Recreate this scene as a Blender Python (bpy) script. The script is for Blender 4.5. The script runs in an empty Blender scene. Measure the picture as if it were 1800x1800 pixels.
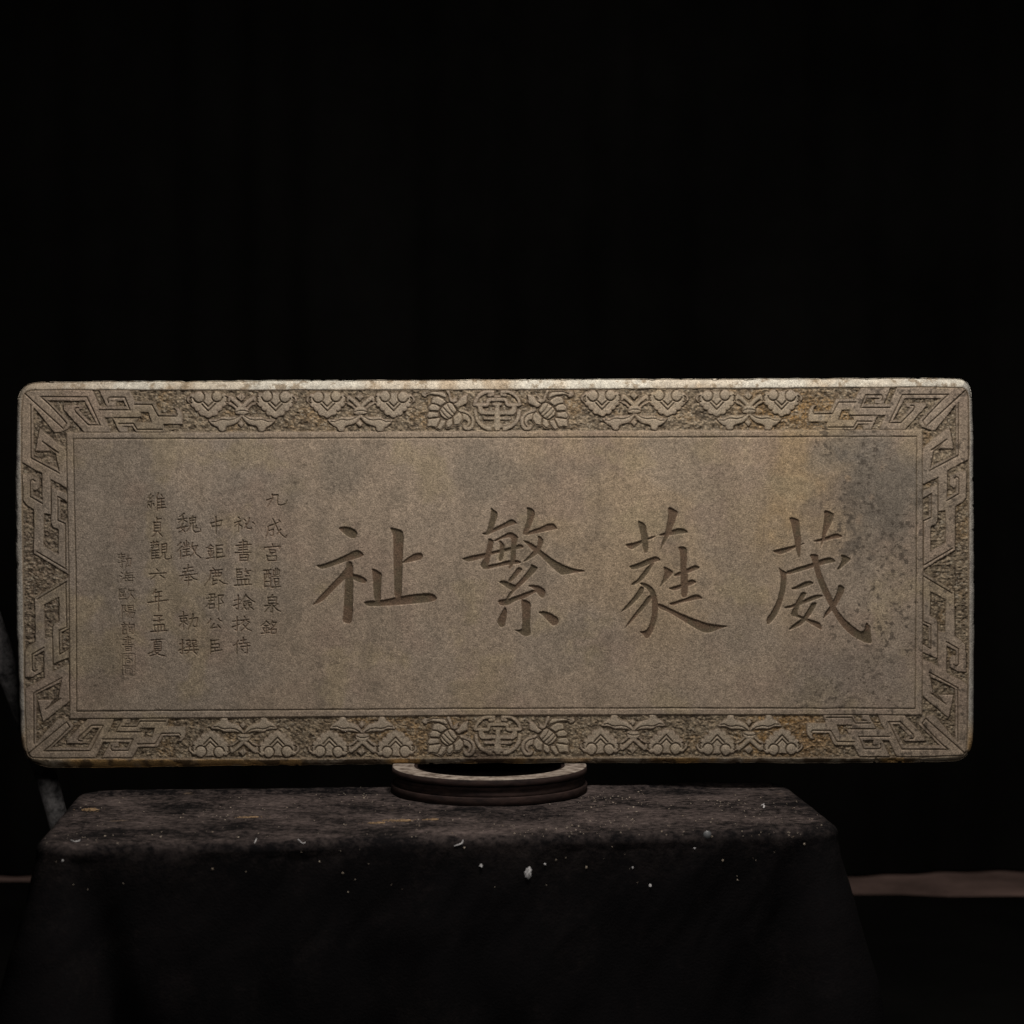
import bpy, bmesh, math, random
import numpy as np
from mathutils import Vector
from mathutils.bvhtree import BVHTree

# ------------------------------------------------------------------ camera, world, lamps
S = bpy.context.scene
COL = S.collection
EYE = 1.238                                   # camera height (m)
cam_d = bpy.data.cameras.new("camera"); cam = bpy.data.objects.new("camera", cam_d); COL.objects.link(cam)
cam.location = (0, 0, EYE); cam.rotation_euler = (math.radians(90), 0, 0)
cam_d.lens = 60; cam_d.sensor_width = 36; cam_d.clip_start = 0.05; cam_d.clip_end = 60
cam_d.dof.use_dof = True; cam_d.dof.focus_distance = 2.99; cam_d.dof.aperture_fstop = 3.6
S.camera = cam
W = bpy.data.worlds.new("World"); S.world = W; W.use_nodes = True
W.node_tree.nodes["Background"].inputs[0].default_value = (0.5, 0.55, 0.6, 1)
W.node_tree.nodes["Background"].inputs[1].default_value = 0.0015
S.view_settings.view_transform = 'Standard'; S.view_settings.look = 'None'
S.view_settings.exposure = 0; S.view_settings.gamma = 1

def area(name, loc, target, sx, sy, power, color):
    l = bpy.data.lights.new(name, 'AREA'); l.shape = 'RECTANGLE'; l.size = sx; l.size_y = sy
    l.energy = power; l.color = color
    o = bpy.data.objects.new(name, l); COL.objects.link(o); o.location = loc
    o.rotation_euler = (Vector(target) - Vector(loc)).to_track_quat('-Z', 'Y').to_euler()
    return o
area("key_lamp", (0.20, 2.12, 2.98), (0.08, 3.0, 1.05), 0.70, 0.24, 45, (1.0, 0.915, 0.825))
area("fill_lamp", (0.35, 0.55, 1.75), (0.05, 3.0, 1.05), 1.0, 0.6, 8.5, (1.0, 0.93, 0.86))

rng = np.random.default_rng(7)
random.seed(5)

# ------------------------------------------------------------------ helpers
def tag(o, label=None, cat=None, group=None, kind=None):
    if label: o["label"] = label
    if cat: o["category"] = cat
    if group: o["group"] = group
    if kind: o["kind"] = kind
    return o

def mesh_obj(name, verts, faces, mat, parent=None, smooth=True):
    me = bpy.data.meshes.new(name); me.from_pydata(verts, [], faces); me.update()
    if smooth: me.polygons.foreach_set("use_smooth", [True] * len(me.polygons))
    if mat: me.materials.append(mat)
    o = bpy.data.objects.new(name, me); COL.objects.link(o)
    if parent: o.parent = parent
    return o

def lattice(seed, n=257):
    return np.random.default_rng(seed).random((n, n)).astype(np.float32)
def vnoise(x, y, sx, sy, seed):
    L = lattice(seed); n = L.shape[0] - 1
    u = x / sx + 37.3; v = y / sy + 51.7
    iu = np.floor(u).astype(int); iv = np.floor(v).astype(int)
    fu = u - iu; fv = v - iv
    fu = fu * fu * (3 - 2 * fu); fv = fv * fv * (3 - 2 * fv)
    iu %= n; iv %= n
    a = L[iv, iu]; b = L[iv, iu + 1]; c = L[iv + 1, iu]; d = L[iv + 1, iu + 1]
    return (a * (1 - fu) + b * fu) * (1 - fv) + (c * (1 - fu) + d * fu) * fv
def fbm(x, y, s, seed, octs=4, asp=1.0, gain=0.5):
    t = 0; a = 1; w = 0
    for k in range(octs):
        t = t + a * vnoise(x, y, s * asp / 2 ** k, s / 2 ** k, seed * 13 + k); w += a; a *= gain
    return t / w
def sst(a, b, t):
    t = np.clip((t - a) / (b - a), 0, 1); return t * t * (3 - 2 * t)

def node_mat(name):
    m = bpy.data.materials.new(name); m.use_nodes = True
    nt = m.node_tree; b = nt.nodes["Principled BSDF"]
    return m, nt, b
def N(nt, t, **kw):
    n = nt.nodes.new(t)
    for k, v in kw.items(): setattr(n, k, v)
    return n
def ramp(nt, stops):
    r = N(nt, 'ShaderNodeValToRGB'); e = r.color_ramp.elements
    while len(e) < len(stops): e.new(0.5)
    for i, (p, c) in enumerate(stops):
        e[i].position = p; e[i].color = (*c, 1) if len(c) == 3 else c
    return r

# ------------------------------------------------------------------ materials
def stone_material():
    m, nt, b = node_mat("carved_marble"); L = nt.links.new
    at = N(nt, 'ShaderNodeAttribute'); at.attribute_name = "stone_colour"
    tc = N(nt, 'ShaderNodeTexCoord')
    n1 = N(nt, 'ShaderNodeTexNoise'); n1.inputs['Scale'].default_value = 460; n1.inputs['Detail'].default_value = 3
    n1.inputs['Roughness'].default_value = 0.8
    L(tc.outputs['Object'], n1.inputs['Vector'])
    r1 = ramp(nt, [(0.30, (0.36, 0.34, 0.32)), (0.5, (1.0, 1.0, 1.0)), (0.72, (1.85, 1.83, 1.78))])
    L(n1.outputs['Fac'], r1.inputs[0])
    mx = N(nt, 'ShaderNodeMix', data_type='RGBA', blend_type='MULTIPLY'); mx.inputs[0].default_value = 0.85
    L(at.outputs['Color'], mx.inputs[6]); L(r1.outputs[0], mx.inputs[7])
    # pale crystal grains
    v = N(nt, 'ShaderNodeTexVoronoi'); v.inputs['Scale'].default_value = 95; v.inputs['Randomness'].default_value = 1
    L(tc.outputs['Object'], v.inputs['Vector'])
    r2 = ramp(nt, [(0.075, (1, 1, 1)), (0.12, (0, 0, 0))]); L(v.outputs['Distance'], r2.inputs[0])
    r3 = ramp(nt, [(0.80, (0, 0, 0)), (0.84, (1, 1, 1))]); L(v.outputs['Color'], r3.inputs[0])
    mm = N(nt, 'ShaderNodeMath', operation='MULTIPLY'); L(r2.outputs[0], mm.inputs[0]); L(r3.outputs[0], mm.inputs[1])
    mx2 = N(nt, 'ShaderNodeMix', data_type='RGBA'); L(mm.outputs[0], mx2.inputs[0]); L(mx.outputs[2], mx2.inputs[6])
    mx2.inputs[7].default_value = (0.66, 0.60, 0.50, 1)
    L(mx2.outputs[2], b.inputs['Base Color'])
    b.inputs['Roughness'].default_value = 0.72; b.inputs['Specular IOR Level'].default_value = 0.28
    n2 = N(nt, 'ShaderNodeTexNoise'); n2.inputs['Scale'].default_value = 420; n2.inputs['Detail'].default_value = 3
    L(tc.outputs['Object'], n2.inputs['Vector'])
    bp = N(nt, 'ShaderNodeBump'); bp.inputs['Strength'].default_value = 0.5; bp.inputs['Distance'].default_value = 0.0011
    L(n2.outputs['Fac'], bp.inputs['Height']); L(bp.outputs[0], b.inputs['Normal'])
    return m
STONE = stone_material()

def cloth_material():
    m, nt, b = node_mat("dusty_black_cloth"); L = nt.links.new
    tc = N(nt, 'ShaderNodeTexCoord'); at = N(nt, 'ShaderNodeAttribute'); at.attribute_name = "dust"
    mp = N(nt, 'ShaderNodeMapping'); mp.inputs['Scale'].default_value = (7, 9, 9)
    L(tc.outputs['Object'], mp.inputs['Vector'])
    n1 = N(nt, 'ShaderNodeTexNoise'); n1.inputs['Scale'].default_value = 1.0; n1.inputs['Detail'].default_value = 9; n1.inputs['Roughness'].default_value = 0.72
    L(mp.outputs[0], n1.inputs['Vector'])
    mp2 = N(nt, 'ShaderNodeMapping'); mp2.inputs['Scale'].default_value = (75, 110, 100); L(tc.outputs['Object'], mp2.inputs['Vector'])
    n2 = N(nt, 'ShaderNodeTexNoise'); n2.inputs['Scale'].default_value = 1.0; n2.inputs['Detail'].default_value = 5; n2.inputs['Roughness'].default_value = 0.8
    L(mp2.outputs[0], n2.inputs['Vector'])
    a = N(nt, 'ShaderNodeMath', operation='MULTIPLY'); L(n1.outputs['Fac'], a.inputs[0]); L(n2.outputs['Fac'], a.inputs[1])
    r = ramp(nt, [(0.20, (0, 0, 0)), (0.47, (1, 1, 1))]); L(a.outputs[0], r.inputs[0])
    f = N(nt, 'ShaderNodeMath', operation='MULTIPLY'); L(r.outputs[0], f.inputs[0]); L(at.outputs['Fac'], f.inputs[1])
    mx = N(nt, 'ShaderNodeMix', data_type='RGBA'); L(f.outputs[0], mx.inputs[0])
    mx.inputs[6].default_value = (0.0048, 0.0044, 0.0052, 1); mx.inputs[7].default_value = (0.178, 0.142, 0.134, 1)
    # tan stone powder spots
    n3 = N(nt, 'ShaderNodeTexNoise'); n3.inputs['Scale'].default_value = 1.0; n3.inputs['Detail'].default_value = 8; n3.inputs['Roughness'].default_value = 0.7
    mp3 = N(nt, 'ShaderNodeMapping'); mp3.inputs['Scale'].default_value = (11, 20, 20); mp3.inputs['Location'].default_value = (3.2, 1.4, 0); L(tc.outputs['Object'], mp3.inputs['Vector'])
    L(mp3.outputs[0], n3.inputs['Vector'])
    r3 = ramp(nt, [(0.66, (0, 0, 0)), (0.74, (1, 1, 1))]); L(n3.outputs['Fac'], r3.inputs[0])
    f3 = N(nt, 'ShaderNodeMath', operation='MULTIPLY'); L(r3.outputs[0], f3.inputs[0]); L(at.outputs['Fac'], f3.inputs[1])
    mx3 = N(nt, 'ShaderNodeMix', data_type='RGBA'); L(f3.outputs[0], mx3.inputs[0]); L(mx.outputs[2], mx3.inputs[6])
    mx3.inputs[7].default_value = (0.19, 0.14, 0.10, 1)
    L(mx3.outputs[2], b.inputs['Base Color'])
    b.inputs['Roughness'].default_value = 0.95; b.inputs['Specular IOR Level'].default_value = 0.08
    n4 = N(nt, 'ShaderNodeTexNoise'); n4.inputs['Scale'].default_value = 300; n4.inputs['Detail'].default_value = 3; L(tc.outputs['Object'], n4.inputs['Vector'])
    bp = N(nt, 'ShaderNodeBump'); bp.inputs['Strength'].default_value = 0.6; bp.inputs['Distance'].default_value = 0.0015
    L(n4.outputs['Fac'], bp.inputs['Height']); L(bp.outputs[0], b.inputs['Normal'])
    return m
CLOTH = cloth_material()

def simple_noise_mat(name, c0, c1, scale, rough=0.7, spec=0.3, metal=0.0, bump=0.0, stretch=(1, 1, 1), lo=0.35, hi=0.65, detail=6):
    m, nt, b = node_mat(name); L = nt.links.new
    tc = N(nt, 'ShaderNodeTexCoord'); mp = N(nt, 'ShaderNodeMapping'); mp.inputs['Scale'].default_value = stretch
    L(tc.outputs['Object'], mp.inputs['Vector'])
    n = N(nt, 'ShaderNodeTexNoise'); n.inputs['Scale'].default_value = scale; n.inputs['Detail'].default_value = detail; n.inputs['Roughness'].default_value = 0.65
    L(mp.outputs[0], n.inputs['Vector'])
    r = ramp(nt, [(lo, c0), (hi, c1)]); L(n.outputs['Fac'], r.inputs[0]); L(r.outputs[0], b.inputs['Base Color'])
    b.inputs['Roughness'].default_value = rough; b.inputs['Specular IOR Level'].default_value = spec; b.inputs['Metallic'].default_value = metal
    if bump:
        bp = N(nt, 'ShaderNodeBump'); bp.inputs['Strength'].default_value = 0.6; bp.inputs['Distance'].default_value = bump
        L(n.outputs['Fac'], bp.inputs['Height']); L(bp.outputs[0], b.inputs['Normal'])
    return m
CURTAIN = simple_noise_mat("black_backdrop_cloth", (0.0050, 0.0050, 0.0048), (0.0085, 0.0084, 0.0080), 1.6, rough=1, spec=0.03)
FLOORM = simple_noise_mat("worn_reddish_concrete", (0.13, 0.09, 0.08), (0.46, 0.315, 0.28), 1.7, rough=0.85, spec=0.15, bump=0.001)
IRON = simple_noise_mat("stained_iron_side", (0.013, 0.009, 0.009), (0.040, 0.025, 0.022), 34, rough=0.8, spec=0.12, stretch=(1, 1, 3), bump=0.0008)
CHALK = simple_noise_mat("scuffed_pale_ring_top", (0.08, 0.058, 0.046), (0.36, 0.315, 0.275), 48, rough=0.8, spec=0.2, bump=0.001, lo=0.36, hi=0.6, detail=9)
STEEL = simple_noise_mat("mottled_grey_steel", (0.10, 0.10, 0.105), (0.62, 0.60, 0.61), 70, rough=0.55, spec=0.4, bump=0.0006)
LINT = simple_noise_mat("white_lint", (0.40, 0.40, 0.42), (0.72, 0.72, 0.74), 200, rough=0.9)
CRUMB = simple_noise_mat("stone_crumb", (0.16, 0.12, 0.09), (0.52, 0.46, 0.38), 60, rough=0.9, spec=0.2)
TAN = simple_noise_mat("tan_stone_powder", (0.13, 0.085, 0.045), (0.36, 0.25, 0.15), 120, rough=0.95, spec=0.1, bump=0.001)
BEADM = simple_noise_mat("cloudy_grey_bead", (0.10, 0.11, 0.12), (0.2, 0.21, 0.22), 90, rough=0.25, spec=0.5)

# ------------------------------------------------------------------ the carved tablet (a relief grid in millimetres)
# u runs to the right, v downwards, both in mm; u = 900, v = 900 is the camera axis
def axis(segs):
    out = []
    for a, b, st in segs:
        n = max(1, int(round((b - a) / st))); out.append(np.linspace(a, b, n, endpoint=False))
    return np.concatenate(out + [np.array([segs[-1][1]])])
UX = axis([(4, 200, 1.05), (200, 512, 0.88), (512, 1737, 1.12)])
VY = axis([(640, 765, 0.98), (765, 862, 1.25), (862, 1195, 0.92), (1195, 1252, 1.25), (1252, 1368, 0.98)])
U, V = np.meshgrid(UX, VY)
NU, NV = len(UX), len(VY)

def window(x0, x1, y0, y1):
    i0 = max(0, np.searchsorted(UX, x0)); i1 = min(NU, np.searchsorted(UX, x1) + 1)
    j0 = max(0, np.searchsorted(VY, y0)); j1 = min(NV, np.searchsorted(VY, y1) + 1)
    return slice(j0, j1), slice(i0, i1)

def poly_sdf(P, X, Y):
    d = np.full(X.shape, 1e9); s = np.zeros(X.shape, bool)
    n = len(P)
    for i in range(n):
        ax, ay = P[i]; bx, by = P[(i + 1) % n]
        ex, ey = bx - ax, by - ay
        l2 = ex * ex + ey * ey
        if l2 < 1e-12: continue
        t = np.clip(((X - ax) * ex + (Y - ay) * ey) / l2, 0, 1)
        d = np.minimum(d, (X - ax - t * ex) ** 2 + (Y - ay - t * ey) ** 2)
        if ay != by:
            c = ((ay > Y) != (by > Y)) & (X < (bx - ax) * (Y - ay) / (by - ay) + ax)
            s ^= c
    d = np.sqrt(d)
    return np.where(s, -d, d)

def line_dist(P, X, Y, closed=False):
    d = np.full(X.shape, 1e9); n = len(P)
    for i in range(n if closed else n - 1):
        ax, ay = P[i]; bx, by = P[(i + 1) % n]
        ex, ey = bx - ax, by - ay
        l2 = ex * ex + ey * ey + 1e-12
        t = np.clip(((X - ax) * ex + (Y - ay) * ey) / l2, 0, 1)
        d = np.minimum(d, (X - ax - t * ex) ** 2 + (Y - ay - t * ey) ** 2)
    return np.sqrt(d)

def chaikin(P, k=1, closed=True):
    P = [tuple(p) for p in P]
    for _ in range(k):
        Q = []
        n = len(P)
        rngi = range(n if closed else n - 1)
        if not closed: Q.append(P[0])
        for i in rngi:
            a, b = P[i], P[(i + 1) % n]
            Q.append((a[0] * .78 + b[0] * .22, a[1] * .78 + b[1] * .22))
            Q.append((a[0] * .22 + b[0] * .78, a[1] * .22 + b[1] * .78))
        if not closed: Q.append(P[-1])
        P = Q
    return P

RELIEF = np.full(U.shape, 1e3, np.float32)      # distance to the raised ornament
DOME = np.zeros(U.shape, np.float32)            # swelling of the raised ornament
CUT = np.zeros(U.shape, np.float32)             # incised lines (mm deep)
ENG = np.zeros(U.shape, np.float32)             # engraved writing (mm deep)
TINT = np.zeros(U.shape, np.float32)            # dirt and pigment in the engraved writing
LAB = np.zeros(U.shape, np.int16)
REG = []                                        # (name, label, parent index or None)
def reg(name, label=None, parent=None):
    REG.append((name, label, parent)); return len(REG) - 1
ID_PANEL = reg('panel_face'); ID_RIM = reg('rim', 'pale rounded outer rim, brightest along its top edge')
ID_GROUND = reg('border_ground', 'pecked ochre brown ground of the carved border'); ID_BAND = reg('inner_frame_band')

def raise_poly(P, pid, dome=0.0, wid=5.0, soft=0, grow=0.0):
    if soft: P = chaikin(P, soft)
    xs = [p[0] for p in P]; ys = [p[1] for p in P]
    w = window(min(xs) - 6, max(xs) + 6, min(ys) - 6, max(ys) + 6)
    d = poly_sdf(P, U[w], V[w]) - grow
    RELIEF[w] = np.minimum(RELIEF[w], d)
    if dome: DOME[w] = np.maximum(DOME[w], dome * np.sqrt(np.clip(-d / wid, 0, 1)))
    L_ = LAB[w]; L_[(d < 0.9)] = pid; LAB[w] = L_
def cut(P, depth=1.5, hw=1.0, closed=False):
    xs = [p[0] for p in P]; ys = [p[1] for p in P]
    w = window(min(xs) - 5, max(xs) + 5, min(ys) - 5, max(ys) + 5)
    d = line_dist(P, U[w], V[w], closed)
    CUT[w] = np.maximum(CUT[w], depth * np.exp(-(d / hw) ** 2))
def capsule_raise(P, hw, pid, dome=0.0):
    P = chaikin(P, 2, False)
    xs = [p[0] for p in P]; ys = [p[1] for p in P]
    w = window(min(xs) - 9, max(xs) + 9, min(ys) - 9, max(ys) + 9)
    d = line_dist(P, U[w], V[w]) - hw
    RELIEF[w] = np.minimum(RELIEF[w], d)
    if dome: DOME[w] = np.maximum(DOME[w], dome * np.sqrt(np.clip(-d / hw, 0, 1)))
    L_ = LAB[w]; L_[(d < 0.9)] = pid; LAB[w] = L_

# outline, rim line, inner band (slightly out of true, like the stone)
OUTL = [(27.5, 720), (29, 700), (34, 685), (43, 675), (58, 670), (120, 669.5), (400, 668), (700, 667), (1000, 665.5), (1300, 664.5),
        (1500, 664), (1688, 663.5), (1699, 667), (1706, 676), (1710, 692), (1712.5, 740), (1713.5, 850), (1714.5, 1000), (1714.5, 1150),
        (1713, 1300), (1710, 1316), (1704, 1328), (1694, 1336), (1678, 1341), (1500, 1343), (1200, 1343), (950, 1343), (800, 1344), (500, 1347), (300, 1349),
        (130, 1352), (80, 1351), (58, 1344), (44, 1332), (37, 1316), (34, 1290), (30.5, 1180), (27, 1100), (26, 1000), (25, 850)]
RIMLINE = [(38, 700), (44, 690), (58, 685), (300, 686), (700, 686), (1000, 684.5), (1400, 682), (1690, 680), (1700, 686), (1703.5, 700), (1703.5, 900),
           (1703, 1150), (1700.5, 1320), (1692, 1331), (1400, 1332), (1100, 1331), (870, 1332), (500, 1334), (200, 1333), (60, 1334), (46, 1326), (43.5, 1250), (41, 1050), (39, 900), (36.5, 800)]
BAND = [(116.6, 760.5), (400, 760), (900, 758.5), (1300, 757), (1621.5, 755.5), (1623, 1000), (1621, 1257), (1200, 1256.5), (800, 1258), (400, 1262), (122.6, 1263.7), (121, 1010), (118, 870)]
PANEL = [(128.6, 771.5), (400, 771), (900, 769.5), (1300, 768.5), (1611.8, 767.3), (1611, 1000), (1609, 1245.6), (1200, 1245), (800, 1246), (400, 1249), (134, 1250.5), (133, 1010), (130, 870)]

# ---- key-fret corners -------------------------------------------------
FRET_R = [  # raised pieces of the top left corner; piece name, polygon
 ('h', [(48, 684.5), (161, 684.5), (170, 704), (80, 704)]),
 ('h', [(148.5, 704), (152, 690), (163, 688), (194, 759.5), (180, 759.5), (170.5, 745)]),
 ('h', [(148.5, 759.5), (194, 759.5), (188, 743.5), (156, 743.5), (148, 750)]),
 ('h', [(148.5, 759.5), (112, 719), (112, 713), (147, 713), (144, 719), (140, 719.5), (137.5, 721), (158, 744), (160, 752)]),
 ('h', [(38, 686), (60, 686), (82, 703), (121.5, 742), (123, 747), (118, 754), (111, 757), (80, 726), (42, 691)]),
 ('h', [(170, 715), (232, 715), (246, 723), (248, 733.5), (184, 733.5)]),
 ('h', [(174.5, 685.5), (226, 685.5), (232, 695), (248, 733), (233, 733), (222, 713), (217, 703.5), (194, 703.5), (194, 706.5), (203, 706.5), (202, 713.5), (188, 713.5)]),
 ('h', [(236, 706), (270, 706), (272, 709), (280, 728), (268, 744), (261.5, 724), (240, 724), (234, 712)]),
 ('h', [(266, 718), (276, 728), (310, 728), (311, 722), (307, 717), (313, 718), (318, 724), (320, 732), (320, 745), (268, 745)]),
 ('h', [(238, 743), (285, 743), (290, 759.8), (240, 759.8), (233, 749), (214, 748.5), (213, 751), (223, 751.5), (223, 760), (211, 760), (199, 736), (242, 736)]),
 ('v', [(42, 691), (56, 703), (111, 754), (108, 758), (96, 760), (58, 714), (58, 804), (104, 826), (104, 833), (100, 840), (115, 856), (88, 841), (73, 831), (37, 811.5), (37, 700)]),
 ('v', [(70, 755), (112, 788), (117, 795), (118, 856), (100, 848), (88, 842), (104, 833), (103, 827), (98.5, 798), (96, 795), (78, 779), (88, 794), (62, 794)]),
 ('v', [(74, 830), (88, 838), (89, 856), (89, 904), (75, 901)]),
 ('v', [(40, 833.5), (53, 834), (68, 842.5), (68.5, 857), (62.5, 861.5), (58.5, 860), (58.5, 846), (56.8, 846), (57, 871), (75, 880.5), (76, 903), (62, 898), (57, 893), (48, 888), (41, 880)]),
 ('v', [(60, 893), (76, 900), (75.5, 961), (103, 975), (103, 932), (100, 929), (94, 927), (90.5, 920), (89.5, 857), (117, 868.5), (117, 882), (105, 877), (105, 913), (118, 919), (119, 925), (120.5, 1009.5), (60, 972.5)]),
]
FRET_C = [  # incised lines
 ('h', [(71, 697.6), (152.4, 698), (175.5, 747.3), (155, 747.3), (133, 725), (130.5, 720), (133, 717), (138, 717)]),
 ('h', [(71, 697.6), (84, 709), (106, 732), (116.5, 744), (112, 752)]), ('h', [(42, 691), (111, 754)]),
 ('h', [(174, 720.7), (228, 720.7), (219, 698.5), (191, 698.5), (188.5, 703), (190, 708)]),
 ('h', [(163, 686), (175, 712)]),
 ('h', [(236, 711), (266.5, 711.5), (277.5, 731.5), (309.5, 732), (311.5, 728)]),
 ('h', [(200, 734.6), (246, 734.6)]), ('h', [(208, 745), (234, 744.7), (240.5, 755.3), (285, 755.3)]), ('h', [(246, 733), (249, 742)]),
 ('v', [(53.5, 712), (53.8, 805), (104, 832)]), ('v', [(74, 776.5), (102, 796)]), ('v', [(78, 779), (98, 795)]), ('v', [(88, 794), (62, 794)]),
 ('v', [(52.5, 846), (52.5, 873), (74, 885.5)]), ('v', [(53, 845.5), (57, 843), (61, 846)]), ('v', [(89.2, 856), (89.4, 904)]),
 ('v', [(115, 881.5), (101, 873), (101, 915), (114.6, 921), (114.8, 1000)]), ('v', [(64, 970), (116, 1001)]),
 ('v', [(96, 798), (103, 827)]), ('v', [(117.3, 795), (117.8, 856)]),
]
def tf_tl(x, y): return (x, y)
def tf_bl(x, y):
    y2 = 2024 - y if y > 760 else 1264 + (760 - y) * 68 / 75
    return (x + 5.6 * min(1.0, (y2 - 1012) / 252), y2)
def tf_tr(x, y): return ((1739 if x < 180 else 1741) - x - (0.0 if y < 800 else 0.5 * min(1, (y - 800) / 200)), y - 4 - (2 * min(1, max(0, (y - 760) / 250))))
def tf_br(x, y):
    y2 = 2015 - y if y > 760 else 1257 + (760 - y) * 73 / 75
    y2 += (y - 760) / 250 * -2 if y > 760 else 0
    return (1739 - x - 1, y2)
for tf, word in ((tf_tl, 'top left'), (tf_tr, 'top right'), (tf_bl, 'bottom left'), (tf_br, 'bottom right')):
    ph = reg('fret_carving', 'angular key fret running along the border from the %s corner' % word)
    pv = reg('fret_arm', None, ph)
    for a, P in FRET_R: raise_poly([tf(*p) for p in P], ph if a == 'h' else pv)
    for a, P in FRET_C: cut([tf(*p) for p in P], 1.7, 0.95)

# ---- cloud scrolls -----------------------------------------------------
def arc(cx, cy, rx, ry, a0, a1, n=10):
    return [(cx + rx * math.cos(math.radians(a0 + (a1 - a0) * i / n)), cy + ry * math.sin(math.radians(a0 + (a1 - a0) * i / n))) for i in range(n + 1)]
HEAD = [(329, 704), (331, 698), (336, 695.5), (340, 693), (344, 689.5), (350, 688.3), (356, 690), (360, 690.5), (371, 690.5), (375, 689.5), (381, 687.8),
        (388, 690), (391, 693.5), (398, 694), (403, 698), (404, 703), (402, 709), (395, 711), (391.5, 715), (389.5, 720.5), (383, 722), (380, 725.5), (376, 730.5),
        (367, 734), (359, 732), (353, 727), (350, 723.5), (344, 721.5), (341, 716), (336, 714), (331, 710)]
HEAD_C = [[(354.5, 710.5), (366, 722.7), (379, 709.5)], [(357.5, 706.5), (365.8, 715), (374.5, 706.5)], arc(349.6, 698, 9.9, 10.2, -60, 165), arc(381.2, 697, 9.5, 9.8, 10, 235), arc(337, 703.5, 4.5, 5, 90, 260, 6), arc(332.5, 703, 3, 4, -60, 90, 5), arc(396, 702, 4, 5, -80, 80, 6), arc(400.5, 702.5, 2.6, 4, 90, 260, 5)]
LEAF = [(424.5, 729.5), (417, 732.5), (405, 733.6), (390, 733), (384, 737.5), (375, 738), (366.5, 738), (371, 744), (378, 749.5), (383, 751), (385, 756.5), (390, 759.3),
        (396, 757), (396.5, 751.5), (400, 748.5), (412, 746), (419, 741), (424.8, 733)]
LEAF_C = [[(372, 741), (379, 742), (386, 738.8), (392, 737.6), (402, 739), (412, 737), (421, 731.5)]]
HEAD_IN = [(334, 699), (341, 693), (350, 690), (371, 691), (381, 690), (395, 696), (402, 701), (399, 706), (384, 719), (372, 731), (366, 733), (359, 731), (348, 719), (337, 709), (331, 705)]
HEAD_B = [(334.5, 702.5, 6.0), (341, 710.5, 5.4), (347.5, 717.5, 5.4), (355.5, 725, 5.6), (366.3, 728, 6.3), (377, 724.5, 5.6), (385, 717, 5.4), (391.5, 710, 5.4), (398.5, 702.5, 6.2), (338, 697, 4.6), (393, 696, 4.8)]
STEM = [((404, 696.5), (409, 700), (424, 714)), ]
def cloud(cx, k, my, flip, label):
    def t(mir):
        def f(p):
            x = (p[0] - 425.2) * k; x = -x if mir else x
            y = p[1] if not flip else -p[1]
            return (cx + x, y + my)
        return f
    main = reg('cloud_scroll', label)
    f = t(False); g = t(True)
    for q in (f, g):
        capsule_raise([q((405, 699)), q((412, 704)), q((423, 714))], 3.1, main, 0.6)
        capsule_raise([q((403, 709.5)), q((409, 712)), (q((414.5, 717)))], 1.6, main, 0.3)
        cut([q((404, 706)), q((410, 709.5)), q((417, 716))], 1.2, 0.9)
    raise_poly([f(p) for p in [(413, 724), (415, 718.5), (420, 715), (425, 714.2), (430, 715), (435, 719), (437, 724), (434, 727.5), (426, 728.5), (415, 728.5)]], main, 0.9, 5, 1)
    cut([f((415, 724.5)), f((421, 722)), f((430, 722)), f((437, 724))], 1.3, 0.9)
    raise_poly([f(p) for p in [(423.5, 691), (430.5, 697.5), (424.5, 704.5), (416, 697.5)]], main, 0.8, 4)
    cut([f((424, 693)), f((424, 702))], 0.9, 0.8)
    raise_poly([f(p) for p in [(423.5, 739), (428.5, 745), (424, 751), (418.5, 745)]], main, 0.7, 3)
    for q in (f, g):
        h = reg('cloud_head', None, main)
        raise_poly([q(p) for p in HEAD_IN], h, 0.5, 6)
        for bx, by, br in HEAD_B:
            c0 = q((bx, by)); raise_poly(arc(c0[0], c0[1], br * k, br, 0, 360, 16)[:-1], h, 0.7, br)
        for bx, by, br in ((349.6, 698, 9.6), (381.2, 697, 9.2)):
            c0 = q((bx, by)); raise_poly(arc(c0[0], c0[1], br * k, br, 0, 360, 20)[:-1], h, 1.7, br)
        for C in HEAD_C: cut([q(p) for p in C], 2.1, 1.05)
        l = reg('leaf', None, main)
        raise_poly([q(p) for p in LEAF], l, 0.9, 4, 1)
        for C in LEAF_C: cut([q(p) for p in C], 1.4, 0.9)
for cx, k, my, fl, w in ((425, 1.0, 0, False, 'first from the left in the top border'), (633.5, 0.985, 0, False, 'second from the left in the top border'),
                         (1116, 0.975, -2.2, False, 'third from the left in the top border'), (1317, 0.965, -2.4, False, 'fourth from the left in the top border'),
                         (428.5, 1.0, 2019.5, True, 'first from the left in the bottom border'), (637, 0.985, 2019, True, 'second from the left in the bottom border'),
                         (1113.6, 0.975, 2014.5, True, 'third from the left in the bottom border'), (1318, 0.965, 2015, True, 'fourth from the left in the bottom border')):
    cloud(cx, k, my, fl, 'pair of cloud heads on crossed stems, ' + w)

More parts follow.
